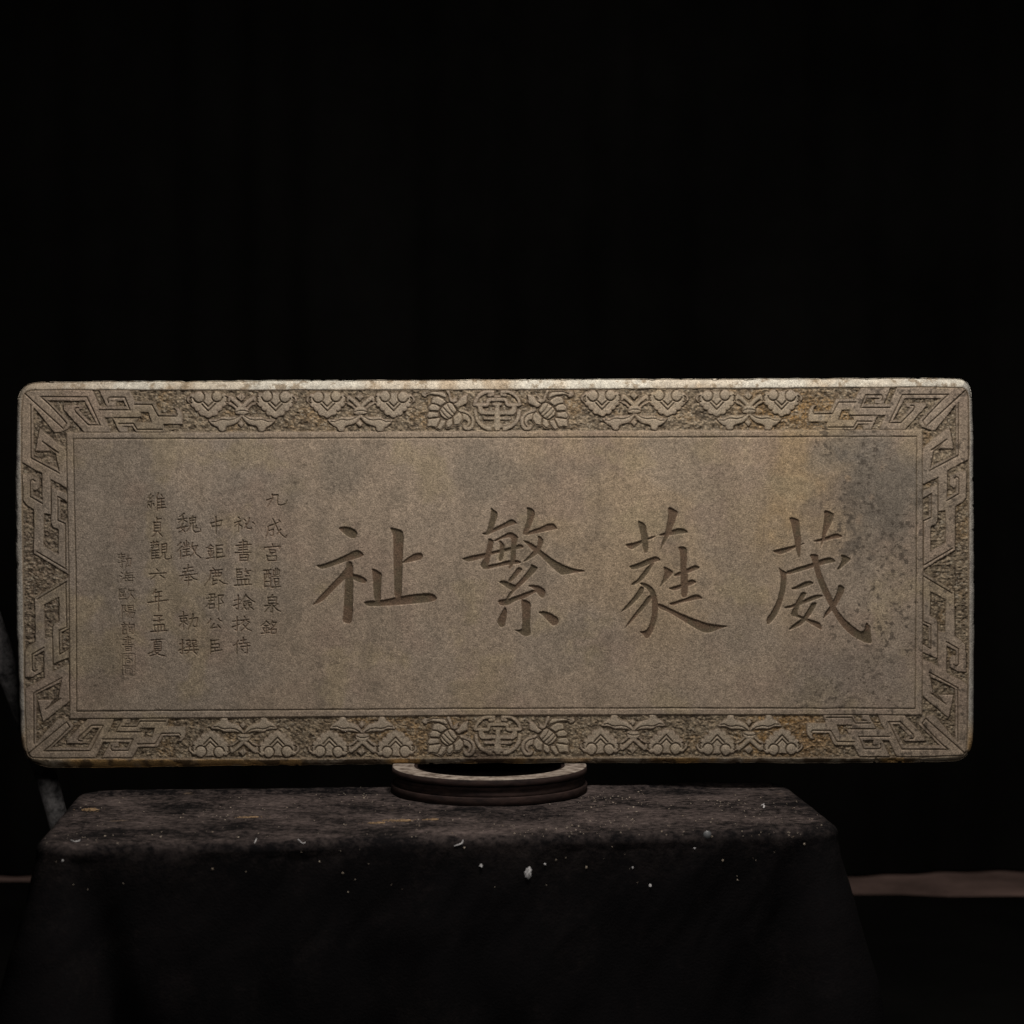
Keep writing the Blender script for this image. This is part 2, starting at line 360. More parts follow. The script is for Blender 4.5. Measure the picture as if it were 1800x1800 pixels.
# ---- round medallion and bats -------------------------------------------
def medallion(dx, dy, ky, label):
    m = reg('round_medallion', label)
    def q(x, y): return (x + dx, (y - 722.5) * ky + 722.5 + dy)
    for s in (1, -1):
        def p(x, y): return q(874 + s * (x - 874), y)
        capsule_raise([p(834, 711), p(837, 702), p(842, 695.5), p(850, 690), p(858, 688.5), p(866, 689)], 2.6, m, 0.4)
        capsule_raise([p(866, 689), p(867, 694), p(860, 695)], 2.3, m, 0.4)
        capsule_raise([p(835, 711.5), p(846, 712), p(857.5, 712.5), p(857.5, 702.5), p(874, 702.5)], 2.7, m, 0.3)
        raise_poly([p(840, 712), p(846, 712), p(849, 719), p(853, 722.5), p(874, 722.5), p(874, 728.5), p(846, 728.5), p(841, 724)], m)
        capsule_raise([p(852, 735.8), p(874, 735.8)], 1.9, m, 0.2)
        capsule_raise([p(835.5, 723), p(836.5, 733), p(842, 743), p(851, 750.5), p(861, 754.5)], 2.8, m, 0.4)
        raise_poly([p(856, 746), p(865, 746.5), p(864, 751), p(864, 757), p(858, 757), p(850, 752)], m)
        cut([p(858, 749.5), p(862, 749)], 0.9, 0.7)
    raise_poly([q(*c) for c in [(866, 709), (882, 709), (881, 712.5), (877.8, 713), (878, 728), (879, 744), (884, 747), (884, 751), (879, 752), (877, 756), (871, 756), (869, 752), (864, 751), (864, 748), (868, 744), (870, 728), (870.4, 713), (866, 712.5)]], m)
    capsule_raise([q(870, 697.3), q(878, 697.3)], 1.6, m)
medallion(0, 0, 1.0, 'round openwork longevity medallion in the middle of the top border')
medallion(1.2, 570.5, 0.97, 'round openwork longevity medallion in the middle of the bottom border')

def bat(mir, dx, dy, ky, label):
    def q(p):
        x = 740 + p[0] / 12.857; y = 676 + p[1] / 12.857
        if mir: x = 1749 - x
        return (x + dx, (y - 722.5) * ky + 722.5 + dy)
    b = reg('bat_carving', label)
    for P in ([(240, 370), (270, 290), (380, 268), (500, 315), (580, 395), (440, 490), (350, 445), (235, 425)],
              [(165, 510), (240, 438), (350, 452), (425, 512), (395, 600), (190, 592)],
              [(125, 715), (180, 615), (385, 635), (390, 735), (170, 772)],
              [(135, 965), (155, 785), (420, 750), (440, 790), (385, 945), (340, 975), (230, 950)],
              [(355, 985), (450, 800), (555, 812), (540, 900), (430, 1035)],
              [(560, 905), (608, 790), (705, 765), (715, 900), (650, 975), (585, 975)],
              [(725, 740), (860, 615), (930, 690), (935, 800), (865, 905), (745, 925)],
              [(120, 205), (270, 160), (520, 175), (575, 250), (570, 315), (400, 250), (270, 235)]):
        l = reg('wing_lobe', None, b); raise_poly([q(p) for p in P], l, 0.6, 4, 0, 0.8); cut([q(p) for p in P], 1.5, 0.8, True)
    for C in ([(240, 428), (350, 448), (440, 500)], [(190, 600), (400, 610)], [(170, 775), (300, 750), (430, 745)], [(440, 780), (350, 975)], [(560, 800), (550, 960)], [(715, 760), (725, 920)], [(580, 400), (500, 320), (380, 262), (260, 255)]):
        cut([q(p) for p in C], 1.8, 0.9)
    l = reg('wing_curl', None, b); capsule_raise([q((140, 200)), q((70, 190)), q((30, 220)), q((90, 250))], 2.4, l, 0.5)
    l = reg('antenna', None, b); capsule_raise([q((600, 150)), q((640, 230)), q((675, 350)), q((700, 380))], 2.0, l, 0.4)
    h = reg('head', None, b)
    raise_poly([q(p) for p in [(830, 520), (735, 440), (820, 400), (880, 300), (960, 250), (1060, 215), (1030, 310), (1035, 420), (960, 460), (880, 490)]], h, 0.9, 5, 1)
    raise_poly([q(p) for p in [(700, 340), (830, 255), (800, 330), (820, 385), (725, 430)]], h, 0.6, 3)
    cut([q((735, 440)), q((820, 395)), q((860, 330))], 1.4, 0.8)
    t = reg('tail_curl', None, b)
    capsule_raise([q((890, 580)), q((1000, 625)), q((1120, 690)), q((1180, 790)), q((1175, 900)), q((1110, 1000)), q((1010, 1000)), q((975, 950))], 2.6, t, 0.6)
    raise_poly([q(p) for p in [(930, 620), (1050, 690), (1110, 760), (1120, 860), (1080, 950), (1010, 960), (1070, 860), (1040, 800), (950, 780)]], t, 0.4, 3, 1)
    cut([q((930, 640)), q((1050, 680)), q((1120, 760)), q((1130, 880)), q((1070, 960))], 1.3, 0.8)
    BODY = [q(p) for p in [(575, 425), (640, 400), (715, 430), (812, 590), (770, 660), (705, 738), (600, 800), (520, 770), (440, 700), (408, 620), (440, 545), (500, 480)]]
    raise_poly(BODY, b, 1.0, 11)
    cut(BODY, 2.2, 1.0, True)
    for C in ([(450, 585), (520, 680), (610, 760)], [(490, 510), (590, 620), (700, 720)], [(590, 450), (650, 560), (745, 665)]): cut([q(p) for p in C], 1.6, 0.9)
bat(False, 0, 0, 1.0, 'spread bat left of the medallion in the top border')
bat(True, 0, 0, 1.0, 'spread bat right of the medallion in the top border')
bat(False, 1.5, 574, 0.97, 'spread bat left of the medallion in the bottom border')
bat(True, 1.5, 573, 0.97, 'spread bat right of the medallion in the bottom border')

# ---- four large characters ----------------------------------------------
BIG = {
'葳': ((1320, 890), [
 [(500,150),(560,145),(640,180),(650,300),(665,420),(660,560),(650,690),(620,670),(590,560),(565,400),(540,260)],
 [(275,590),(380,560),(580,515),(745,480),(700,498),(600,545),(500,600),(400,640),(330,625)],
 [(965,50),(1030,60),(1110,105),(1070,220),(1010,340),(960,460),(905,590),(930,460),(950,300),(970,150)],
 [(810,460),(920,430),(1040,385),(1130,355),(1200,385),(1205,415),(1060,440),(940,470),(850,475)],
 [(450,865),(600,812),(760,765),(900,710),(1010,675),(1080,680),(1130,740),(1020,755),(860,800),(700,850),(480,912)],
 [(360,800),(420,840),(472,870),(472,1000),(450,1150),(400,1320),(330,1470),(215,1582),(200,1485),(270,1400),(340,1260),(385,1080),(398,950),(380,860)],
 [(765,632),(885,630),(895,700),(920,850),(980,1010),(1060,1180),(1130,1360),(1250,1500),(1370,1600),(1450,1655),(1500,1630),(1525,1525),(1570,1580),(1590,1700),(1600,1812),(1540,1812),(1447,1778),(1297,1687),(1180,1560),(1090,1420),(1010,1270),(930,1110),(870,960),(835,830),(810,720)],
 [(520,1085),(620,1045),(720,990),(790,985),(840,1020),(760,1055),(640,1095),(570,1108)],
 [(680,1120),(740,1145),(720,1190),(650,1300),(605,1425),(700,1460),(860,1515),(925,1550),(945,1645),(850,1590),(740,1525),(620,1470),(520,1440),(550,1360),(600,1250)],
 [(430,1330),(540,1300),(680,1240),(820,1175),(920,1160),(965,1190),(860,1230),(720,1285),(560,1340),(460,1358)],
 [(800,1270),(875,1270),(855,1330),(790,1440),(700,1545),(600,1605),(480,1642),(560,1560),(680,1475),(755,1360)],
 [(1150,1040),(1200,1040),(1250,1090),(1200,1200),(1110,1350),(1020,1430),(945,1495),(980,1400),(1050,1310),(1105,1200),(1145,1100)],
 [(1180,640),(1240,645),(1330,695),(1260,760),(1160,850),(1130,830),(1175,770),(1200,700)]]),
'蕤': ((1070, 880), [
 [(375,262),(430,275),(490,320),(505,420),(522,520),(522,680),(480,705),(455,660),(440,570),(415,420)],
 [(208,575),(330,555),(430,525),(520,490),(632,458),(600,492),(520,525),(430,575),(380,610),(310,650),(260,635)],
 [(780,88),(830,95),(912,140),(905,200),(870,300),(810,450),(740,560),(668,685),(690,590),(740,440),(770,300),(785,180)],
 [(650,458),(740,420),(830,390),(930,362),(1010,375),(1058,430),(950,442),(820,462),(700,474)],
 [(268,862),(400,825),(520,765),(620,735),(660,750),(692,795),(610,815),(480,870),(340,915),(290,905)],
 [(545,830),(610,815),(565,890),(485,1010),(410,1085),(310,1130),(290,1103),(380,1040),(465,930)],
 [(395,1078),(480,1088),(560,1130),(610,1190),(640,1290),(658,1400),(642,1550),(605,1680),(560,1770),(530,1815),(490,1825),(455,1775),(395,1722),(490,1718),(538,1650),(568,1500),(572,1350),(548,1230),(500,1162),(430,1120)],
 [(425,1120),(475,1155),(440,1240),(360,1330),(250,1430),(148,1482),(240,1370),(345,1250)],
 [(535,1240),(585,1275),(520,1370),(400,1500),(290,1620),(198,1702),(260,1600),(350,1480),(455,1350)],
 [(718,863),(780,885),(858,940),(830,990),(760,1060),(663,1158),(700,1070),(737,960)],
 [(912,613),(980,605),(1033,625),(1037,760),(1025,900),(1050,1000),(1047,1270),(960,1290),(950,1100),(945,900),(940,690)],
 [(855,990),(900,950),(1000,920),(1090,868),(1150,848),(1212,885),(1150,922),(1040,962),(940,997),(880,1007)],
 [(778,1157),(880,1125),(980,1100),(1060,1050),(1110,1038),(1168,1080),(1090,1122),(980,1152),(860,1197)],
 [(788,1357),(880,1330),(1000,1290),(1100,1250),(1180,1233),(1258,1297),(1150,1312),(960,1352),(830,1397)],
 [(630,1355),(700,1365),(850,1440),(1050,1530),(1280,1612),(1450,1640),(1592,1655),(1480,1692),(1350,1745),(1280,1752),(1180,1712),(1000,1602),(800,1482),(680,1432),(640,1402)]]),
'繁': ((800, 880), [
 [(468,90),(505,115),(562,158),(558,210),(515,350),(490,400),(400,430),(425,370),(455,250),(472,160)],
 [(343,432),(430,410),(500,370),(640,300),(740,243),(790,265),(822,305),(760,322),(600,382),(470,442),(400,462),(370,452)],
 [(433,498),(470,502),(512,530),(492,650),(455,780),(442,850),(400,900),(340,880),(335,840),(378,770),(408,650),(432,560)],
 [(510,528),(600,478),(700,423),(750,418),(800,450),(837,485),(822,520),(802,640),(797,790),(770,850),(715,912),(698,890),(728,800),(735,600),(740,488),(640,500),(530,545)],
 [(570,528),(600,526),(657,590),(652,640),(635,760),(600,810),(568,800),(585,700),(592,600)],
 [(72,767),(200,730),(400,690),(600,648),(780,600),(860,573),(902,600),(897,630),(760,662),(480,717),(380,762),(190,812),(140,802)],
 [(440,850),(560,828),(700,788),(830,783),(872,810),(857,837),(700,852),(520,887),(410,917),(350,897),(380,850)],
 [(938,90),(1000,93),(1047,130),(1052,200),(1022,290),(977,395),(930,455),(885,452),(905,380),(948,250),(950,160)],
 [(895,455),(990,395),(1130,350),(1230,300),(1290,298),(1332,340),(1352,380),(1270,392),(1100,432),(950,462)],
 [(1083,458),(1130,475),(1167,520),(1162,570),(1120,660),(1060,730),(960,790),(885,823),(940,760),(1020,680),(1080,600),(1095,520)],
 [(890,523),(960,535),(1040,580),(1140,660),(1300,780),(1480,870),(1600,905),(1700,915),(1717,941),(1560,960),(1410,987),(1370,967),(1250,860),(1110,720),(1030,670),(930,570)],
 [(828,875),(870,885),(892,915),(850,960),(790,1030),(725,1085),(690,1060),(760,970)],
 [(568,1077),(620,1053),(690,1063),(780,1115),(835,1110),(790,1190),(740,1192),(640,1122)],
 [(998,838),(1050,855),(1092,885),(1070,930),(950,1050),(820,1170),(750,1230),(700,1310),(660,1310),(700,1240),(800,1110),(920,980),(990,880)],
 [(553,1317),(640,1300),(700,1300),(830,1245),(960,1200),(1060,1165),(1092,1200),(1030,1230),(900,1302),(800,1322),(700,1387),(590,1387)],
 [(953,1125),(1020,1108),(1110,1123),(1182,1170),(1197,1230),(1162,1292),(1130,1282),(1080,1222),(1030,1162)],
 [(868,1300),(920,1305),(1002,1345),(992,1500),(987,1650),(1000,1775),(930,1802),(890,1782),(840,1742),(768,1704),(860,1706),(883,1680),(883,1500),(873,1400)],
 [(662,1398),(687,1450),(672,1600),(642,1672),(590,1677),(548,1600),(580,1530),(630,1440)],
 [(1083,1471),(1180,1453),(1270,1488),(1352,1540),(1372,1600),(1342,1642),(1290,1657),(1230,1602),(1160,1522)]]),
'祉': ((540, 900), [
 [(403,215),(480,188),(580,203),(642,240),(662,290),(642,342),(600,357),(520,322),(450,262)],
 [(113,706),(200,690),(370,630),(520,560),(650,495),(710,520),(757,576),(660,617),(500,662),(370,707),(200,760),(150,742)],
 [(512,650),(585,648),(608,740),(607,1000),(602,1300),(592,1450),(550,1482),(500,1467),(463,1452),(475,1300),(490,1000),(500,850)],
 [(525,690),(480,780),(320,950),(150,1130),(48,1247),(200,1182),(280,1102),(420,962),(520,870),(570,790)],
 [(590,820),(680,830),(760,865),(792,910),(762,947),(700,937),(590,890)],
 [(845,735),(920,765),(987,812),(982,900),(967,1060),(972,1180),(880,1180),(865,950),(858,830)],
 [(1080,203),(1160,213),(1240,238),(1274,270),(1267,500),(1252,800),(1247,1150),(1150,1150),(1140,900),(1130,400),(1125,290)],
 [(1245,665),(1340,590),(1420,545),(1490,533),(1532,570),(1512,627),(1440,647),(1250,685)],
 [(735,1193),(800,1170),(980,1165),(1150,1128),(1400,1083),(1600,1068),(1670,1083),(1718,1145),(1680,1182),(1500,1207),(1200,1232),(850,1252),(780,1242)]])}
order = [('葳', 'large engraved character 葳 at the right end of the panel'), ('蕤', 'large engraved character 蕤, second from the right'),
         ('繁', 'large engraved character 繁, third from the right'), ('祉', 'large engraved character 祉 beside the small writing')]
for ch, lab in order:
    (x0, y0), polys = BIG[ch]
    pid = reg('engraved_character', lab)
    for P in polys:
        P = chaikin([(x0 + a / 7.5, y0 + b / 7.5) for a, b in P], 1)
        xs = [p[0] for p in P]; ys = [p[1] for p in P]
        w = window(min(xs) - 5, max(xs) + 5, min(ys) - 5, max(ys) + 5)
        d = poly_sdf(P, U[w], V[w]) + 0.9 * (fbm(U[w], V[w], 4.5, 91, 3) - 0.5)
        ENG[w] = np.maximum(ENG[w], 1.55 * sst(0.5, -1.2, d) + 0.45 * sst(-1.0, -6.5, d) + 0.35 * sst(-0.8, -2, d) * (fbm(U[w], V[w], 3.5, 92, 2, 1.5) - 0.5))
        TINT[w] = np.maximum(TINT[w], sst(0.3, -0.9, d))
        L_ = LAB[w]; L_[d < 0.7] = pid; LAB[w] = L_

# ---- small writing ------------------------------------------------------
SMALL = [
('九', (468,868,505,892), "2,48 25,36|28,5 30,35 5,98|28,12 55,10 52,60 55,80 70,85 92,75 98,48"),
('成', (466,911,504,947), "35,3 48,32 60,62 80,85 95,96 99,84|20,38 48,28 66,18|14,42 12,68 2,96|18,62 38,55 36,85 24,84|72,55 62,70 55,80|62,10 72,20"),
('宮', (463,957,494,987), "50,0 54,14|5,20 2,32|8,20 96,12 90,24|35,32 35,52 68,50 66,34 38,34|50,52 45,62|18,66 24,96 72,96 74,68 20,72"),
('醴', (463,1000,493,1034), "2,10 45,6|5,28 5,98|5,30 42,26 42,96|18,10 17,45 8,58|30,8 30,48 40,50|8,68 40,66|8,92 40,90|58,8 58,34 92,30 94,6 60,10|70,0 70,32|82,0 82,30|52,42 98,38|62,52 62,70 88,68 88,50 63,53|66,76 70,88|86,74 82,86|50,97 99,92"),
('泉', (464,1046,494,1078), "50,0 40,12|22,15 24,48|22,16 72,12 70,48|26,32 70,30|25,48 70,46|48,48 48,98 38,90|5,62 40,56 4,96|80,50 60,64|54,60 75,82 98,92"),
('銘', (458,1092,487,1115), "35,0 22,20 2,38|36,4 55,25|20,36 48,34|14,55 50,52|32,36 32,92|18,66 24,82|48,64 42,80|4,96 54,88|72,0 65,18 55,34|70,12 94,10 84,40 56,68|68,26 76,38|64,64 64,96|64,66 94,62 92,94 66,94"),
('祕', (411,910,448,936), "22,0 28,8|2,38 32,22|30,24 4,62|22,42 22,98|26,50 38,60 36,80|50,14 56,24|74,4 66,40 50,72|56,42 60,72 82,78 82,66|90,34 98,44"),
('書', (413,950,442,987), "25,12 72,6 70,34|5,26 98,20|26,36 72,32|48,0 48,62|22,48 76,44|2,60 96,58|28,70 28,98|28,70 78,68 76,98|30,84 74,82|30,96 76,96"),
('監', (412,1000,442,1030), "12,4 12,52 46,50|12,6 44,2|14,22 42,20 42,36 14,38|28,4 28,20|66,2 58,20|62,16 96,12|72,24 82,30|64,44 90,42|16,64 18,96|16,66 84,62 82,94|40,66 40,96|60,64 60,94|0,99 100,92"),
('撿', (410,1046,448,1074), "4,36 32,28|22,2 22,92 12,84|2,70 34,52|58,0 48,20 36,42|60,8 78,28 99,46|48,42 76,38|46,52 46,68 58,66 60,50 47,52|68,50 68,66 82,64 82,48 69,50|50,72 40,94|52,80 60,92|76,70 68,92|80,78 94,92"),
('挍', (408,1084,443,1110), "4,34 36,26|24,4 24,96 14,88|0,72 38,54|60,0 66,12|44,28 84,20|58,32 46,50|72,28 88,42|80,48 66,74 44,98|56,56 72,82 98,98"),
('侍', (410,1121,440,1150), "28,18 16,40 0,50|20,40 20,98|58,0 58,34|44,20 76,14|34,40 96,32|44,58 99,50|80,40 80,96 66,92|48,70 58,82"),
('中', (369,909,390,939), "8,36 16,60|6,38 98,20 88,52|16,56 84,52|48,0 50,98"),
('鉅', (363,958,395,984), "22,0 12,16 0,22|22,4 38,16|10,28 36,26|8,44 38,42|22,28 22,86|10,56 16,74|36,54 30,72|0,94 42,84|52,6 54,98|52,8 88,2|56,32 86,28 86,56|56,56 86,54|54,88 99,78"),
('鹿', (358,999,400,1031), "38,0 46,10|26,16 78,8|30,18 24,60 2,98|36,30 74,26 70,44 38,46|48,18 48,44|60,14 60,42|38,56 36,94|38,70 56,66|36,94 54,84|66,68 82,84 99,88"),
('郡', (361,1044,393,1074), "22,6 50,2 46,40|6,28 60,20|20,44 48,38|30,6 26,50 2,78|20,62 20,88|20,64 48,60 46,84 22,86|70,12 72,98|70,12 98,8 84,34 98,54 78,60"),
('公', (364,1088,390,1106), "24,2 16,30 0,48|76,0 84,16 98,24|46,50 24,92|22,94 82,78|72,62 90,92"),
('臣', (367,1124,391,1151), "14,8 12,98|16,12 72,4|42,12 40,34|18,36 74,30 74,56|20,58 76,54|44,58 42,78|14,82 99,70"),
('魏', (311,903,353,937), "30,0 10,18|4,32 42,24|24,14 24,46|22,32 6,48|26,32 42,44|0,78 44,66|24,52 14,74 34,96|36,66 24,86 8,98|66,14 58,24|52,26 52,52|52,28 78,20 74,50|62,24 62,48|54,38 76,34|54,52 76,48|58,54 50,78 40,92|66,52 66,84 76,98 99,92 98,80|80,62 74,76 86,74"),
('徵', (310,950,353,983), "18,12 4,30|22,34 2,60|16,56 16,98|40,2 40,28|30,14 32,28 50,26 50,12|28,38 52,34|28,50 54,46|40,50 40,84|30,64 52,60|26,86 54,78|66,14 58,40|62,34 88,28|82,30 74,62 56,88|66,42 80,74 99,94"),
('奉', (315,993,347,1030), "24,20 74,12|18,36 78,28|2,54 98,44|48,0 42,30 10,74|54,46 76,66 98,72|36,62 66,58|30,76 72,72|50,54 50,99"),
('勅', (313,1076,348,1108), "4,26 48,20|26,0 26,98|10,36 12,54 42,50 42,34 12,38|24,56 4,80|28,56 46,70|56,40 98,32 90,84 76,78|74,12 70,50 50,96"),
('撰', (314,1125,349,1151), "4,30 26,24|18,0 18,96 8,88|0,72 30,56|38,8 56,4 54,22 40,24 40,36 58,34|66,8 86,4 84,22 68,24 68,36 90,32|38,50 94,44|52,40 52,68|74,38 74,66|30,74 99,68|50,80 38,98|74,78 90,98"),
('維', (257,867,292,898), "22,6 8,28 24,30|34,16 8,50|6,54 34,46|24,50 24,80|8,64 6,84|14,66 20,84|34,60 38,72|60,0 50,30|54,22 54,100|74,8 80,20|56,36 90,30|58,54 90,50|58,70 92,66|58,86 99,82|74,30 74,84"),
('貞', (266,910,286,944), "46,0 46,20|46,10 86,6|22,26 22,74|22,28 78,24 76,72|28,42 72,40|28,56 72,54|22,72 78,70|42,76 28,90 4,100|62,76 96,98"),
('觀', (262,952,301,985), "8,8 44,4|18,0 20,14|34,0 32,12|8,22 20,20 20,32 8,34|28,20 42,18 40,30 28,32|14,38 2,58|10,50 10,96|10,52 44,46|12,64 42,60|12,78 42,74|10,92 46,88|28,50 28,90|56,16 56,62|56,18 78,12 76,60|58,32 76,28|58,46 76,42|56,62 76,58|60,64 56,80 46,96|70,62 70,88 80,96 99,90 98,78"),
('六', (262,1001,292,1019), "44,0 54,18|0,48 99,36|38,56 26,80 8,100|64,58 90,86"),
('年', (260,1037,296,1075), "38,0 30,12 24,22|34,14 68,8|36,34 66,30|36,34 34,58|0,60 98,48|52,14 50,100"),
('孟', (265,1082,294,1111), "22,4 68,2 50,18|50,16 52,42 40,38|16,34 78,28|20,58 24,96|20,60 80,56 78,94|42,60 42,94|60,58 60,94|0,100 99,92"),
('夏', (259,1124,291,1155), "22,6 84,0|48,4 42,16|36,16 36,56|36,18 76,14 74,54|40,30 74,28|40,42 74,40|36,54 76,52|42,58 30,72 4,84|40,66 74,62 50,84 14,96|40,72 64,88 98,96"),
('勃', (207,973,231,999), "24,0 26,22|4,12 50,8|4,28 52,22|14,36 44,32 28,50|28,48 30,96 18,90|4,64 52,56|60,40 96,34 90,88 76,82|74,14 70,56 54,98"),
('海', (211,1006,236,1025), "8,4 16,14|0,36 10,44|4,96 18,62|44,0 30,24|40,14 90,8|36,30 32,84|38,32 86,28 82,98|24,58 100,50|54,38 58,48|52,64 56,76|32,84 90,80"),
('歐', (207,1035,237,1055), "6,6 6,94 50,90|6,8 48,4|16,22 16,38 36,36 36,20 17,23|12,50 12,72 24,70 24,50|32,48 32,70 44,68 44,48|64,6 56,36|62,20 94,14 86,34|76,30 72,64 52,96|76,50 98,92"),
('陽', (212,1064,238,1088), "8,2 8,100|8,4 32,2 22,26 34,44 16,52|48,4 48,36 84,34 84,2 50,5|50,20 82,18|38,48 100,42|54,50 36,76|50,58 92,54 86,96 74,90|64,60 46,88|78,58 60,92"),
('詢', (213,1095,236,1116), "18,0 26,8|2,18 44,14|10,32 38,30|10,46 38,44|10,62 10,96 38,94 38,60 11,63|60,4 50,30|56,18 98,14 94,94 80,86|60,38 60,76|60,40 80,38 80,72 62,74|62,56 78,54"),
('書', (215,1119,235,1145), "25,10 72,6 70,32|5,24 98,18|26,34 72,30|48,0 48,60|22,46 76,42|2,58 96,54|28,70 28,98|28,70 78,68 76,98|30,84 74,82|30,96 76,96"),
]
def engrave(pts, hw, depth, pid, x0, x1, y0, y1):
    w = window(min(p[0] for p in pts) - 4, max(p[0] for p in pts) + 4, min(p[1] for p in pts) - 4, max(p[1] for p in pts) + 4)
    X, Y = U[w], V[w]
    best = np.full(X.shape, 1e9); n = len(pts) - 1
    for i in range(n):
        (ax, ay), (bx, by) = pts[i], pts[i + 1]
        ex, ey = bx - ax, by - ay; l2 = ex * ex + ey * ey + 1e-9
        t = np.clip(((X - ax) * ex + (Y - ay) * ey) / l2, 0, 1)
        d = np.hypot(X - ax - t * ex, Y - ay - t * ey)
        g = (i + t) / n
        wdt = hw * (1.15 - 0.45 * g + 0.25 * np.abs(g - 0.5))
        best = np.minimum(best, d - wdt)
    ENG[w] = np.maximum(ENG[w], depth * sst(0.75, -0.75, best))
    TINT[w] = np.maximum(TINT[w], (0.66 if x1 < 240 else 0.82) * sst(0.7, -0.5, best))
    L_ = LAB[w]; L_[best < 0.3] = pid; LAB[w] = L_
SMALL_PARTS = []
for ch, (x0, y0, x1, y1), st in SMALL:
    pid = reg('small_character', 'small engraved character ' + ch)
    dim = 0.78 if x1 < 240 else 1.0
    for s in st.split('|'):
        pts = [tuple(float(c) for c in p.split(',')) for p in s.split()]
        pts = [(x0 + (x1 - x0) * a / 100, y0 + (y1 - y0) * b / 100) for a, b in pts]
        engrave(pts, (0.75 if x1 < 240 else 0.95) * random.uniform(.9, 1.1), 1.15 * dim * random.uniform(.8, 1.05), pid, x0, x1, y0, y1)
pid = reg('engraved_seal', 'small double engraved square seal below the left column')
for s in ("0,0 100,0 98,100 2,99 0,0", "3,54 97,53", "22,10 80,8", "50,10 48,20 30,22", "28,24 26,46", "28,24 60,22 78,30 74,46", "42,32 60,34", "40,40 62,42", "20,62 84,61", "24,70 24,90 76,90 76,70", "36,70 62,69", "36,80 62,80"):
    pts = [tuple(float(c) for c in p.split(',')) for p in s.split()]
    engrave([(214.5 + 22.5 * a / 100, 1150 + 37.5 * b / 100) for a, b in pts], 0.5, 0.9, pid, 0, 0, 0, 0)

# ---- compose heights -----------------------------------------------------
wob = 1.1 * (fbm(U, V, 26, 3, 3) - 0.5)
s_out = poly_sdf(chaikin(OUTL, 2), U, V)
s_rim = poly_sdf(chaikin(RIMLINE, 1), U, V) + wob * 1.2
s_band = poly_sdf(BAND, U, V) + wob * 0.9
s_pan = poly_sdf(PANEL, U, V) + wob * 1.3
relief = RELIEF + 1.0 * (fbm(U, V, 5.5, 8, 3) - 0.5) + 1.3 * (fbm(U, V, 22, 88, 2) - 0.5)
border = np.maximum(s_rim, -s_band)
# part labels of the plain regions
ornament = (LAB > ID_BAND) & (border < 0.5)
writing = (ENG > 0.15) & (s_pan < 0)
base = np.full(U.shape, ID_PANEL, np.int16)
base[s_pan > 0] = ID_BAND; base[s_band > 0] = ID_GROUND; base[s_rim > 0] = ID_RIM
LAB = np.where(ornament | (writing & (LAB > ID_BAND)), LAB, base)

f_ground = sst(0.2, 2.0, -border) * sst(-0.1, 1.7, relief)
peck = fbm(U + 5 * fbm(U, V, 14, 78, 2), V + 5 * fbm(U, V, 14, 79, 2), 5.2, 21, 3, 1.35, 0.6); peck2 = fbm(U, V, 2.9, 22, 2, 1.3)
stria = fbm(U + 6 * fbm(U, V, 30, 77, 2), V, 3.4, 23, 2, 4.5)
H = -f_ground * (1.95 + 0.95 * (peck - 0.5) * 2.2 + 0.9 * (peck2 - 0.5) * 2 + 0.25 * (stria - 0.5) * 2)
inb = sst(0.5, -0.5, border)
H += inb * (1 - f_ground) * (-0.5 + DOME * 0.9 + 0.5 * (fbm(U, V, 9, 31, 3) - 0.5))
H -= CUT * (1 - f_ground) * inb * (0.8 + 0.5 * fbm(U, V, 12, 41, 2))
H -= 1.3 * np.exp(-(s_rim / 1.2) ** 2) * (0.4 + 1.0 * fbm(U, V, 22, 51, 2))
H -= 0.9 * np.exp(-(s_band / 0.9) ** 2)
H -= 1.7 * np.exp(-(s_pan / 1.0) ** 2) * (0.55 + 0.7 * fbm(U, V, 18, 61, 2))
inner = sst(1, -2, s_pan)
H -= ENG * (s_pan < 0)
H += inner * (0.9 * (fbm(U, V, 60, 71, 3) - 0.5) + 0.30 * (fbm(U, V, 8, 72, 3) - 0.5))
# pits on the panel, denser to the right
pit = sst(0.70, 0.82, fbm(U, V, 7.5, 81, 3)) * sst(0.50, 0.78, fbm(U, V, 80, 82, 2) - 0.12 + 0.34 * sst(1380, 1500, U))
H -= inner * 0.5 * pit
H -= inner * 0.22 * sst(0.0, 0.9, TINT)
# soft wear of the rim
onrim = sst(0, 3, s_rim)
H += onrim * 1.5 * (fbm(U, V, 16, 85, 4) - 0.5)
H -= np.clip(s_rim, 0, 14) * (0.34 * (V < 700) + 0.25 * (V > 1320))      # the rim leans back a little

# ---- wrap round the rounded edge --------------------------------------------
chip = sst(0.66, 0.80, fbm(U, V, 15, 95, 3)) * 2.6 * sst(640, 700, 700 + 0 * U)
s_w = s_out + 2.4 * (fbm(U, V, 24, 94, 4) - 0.5) + chip * np.where(V > 1300, 1.2, 0.45)
gy, gx = np.gradient(s_out, VY, UX); gl = np.hypot(gx, gy) + 1e-9; gx /= gl; gy /= gl
R_ = 8.5 + gy ** 2 * np.where(gy < 0, 5.0, 5.0)
dd = -s_w
phi = np.clip((R_ - dd) / R_, 0, None)
over = np.clip(phi - math.pi / 2, 0, None) * R_
phc = np.clip(phi, 0, math.pi / 2)
target = R_ - R_ * np.sin(phc)
target = np.where(phi <= 0, dd, target)
depth = np.where(phi <= 0, 0, R_ * (1 - np.cos(phc))) + over * 6.0
PX = U - gx * (s_w + target) * (phi > 0) ; PY = V - gy * (s_w + target) * (phi > 0)
DEPTH = np.minimum(depth, 60.0) - H * (phi < 1.3)
keep_v = over * 6.0 + 1 < 75

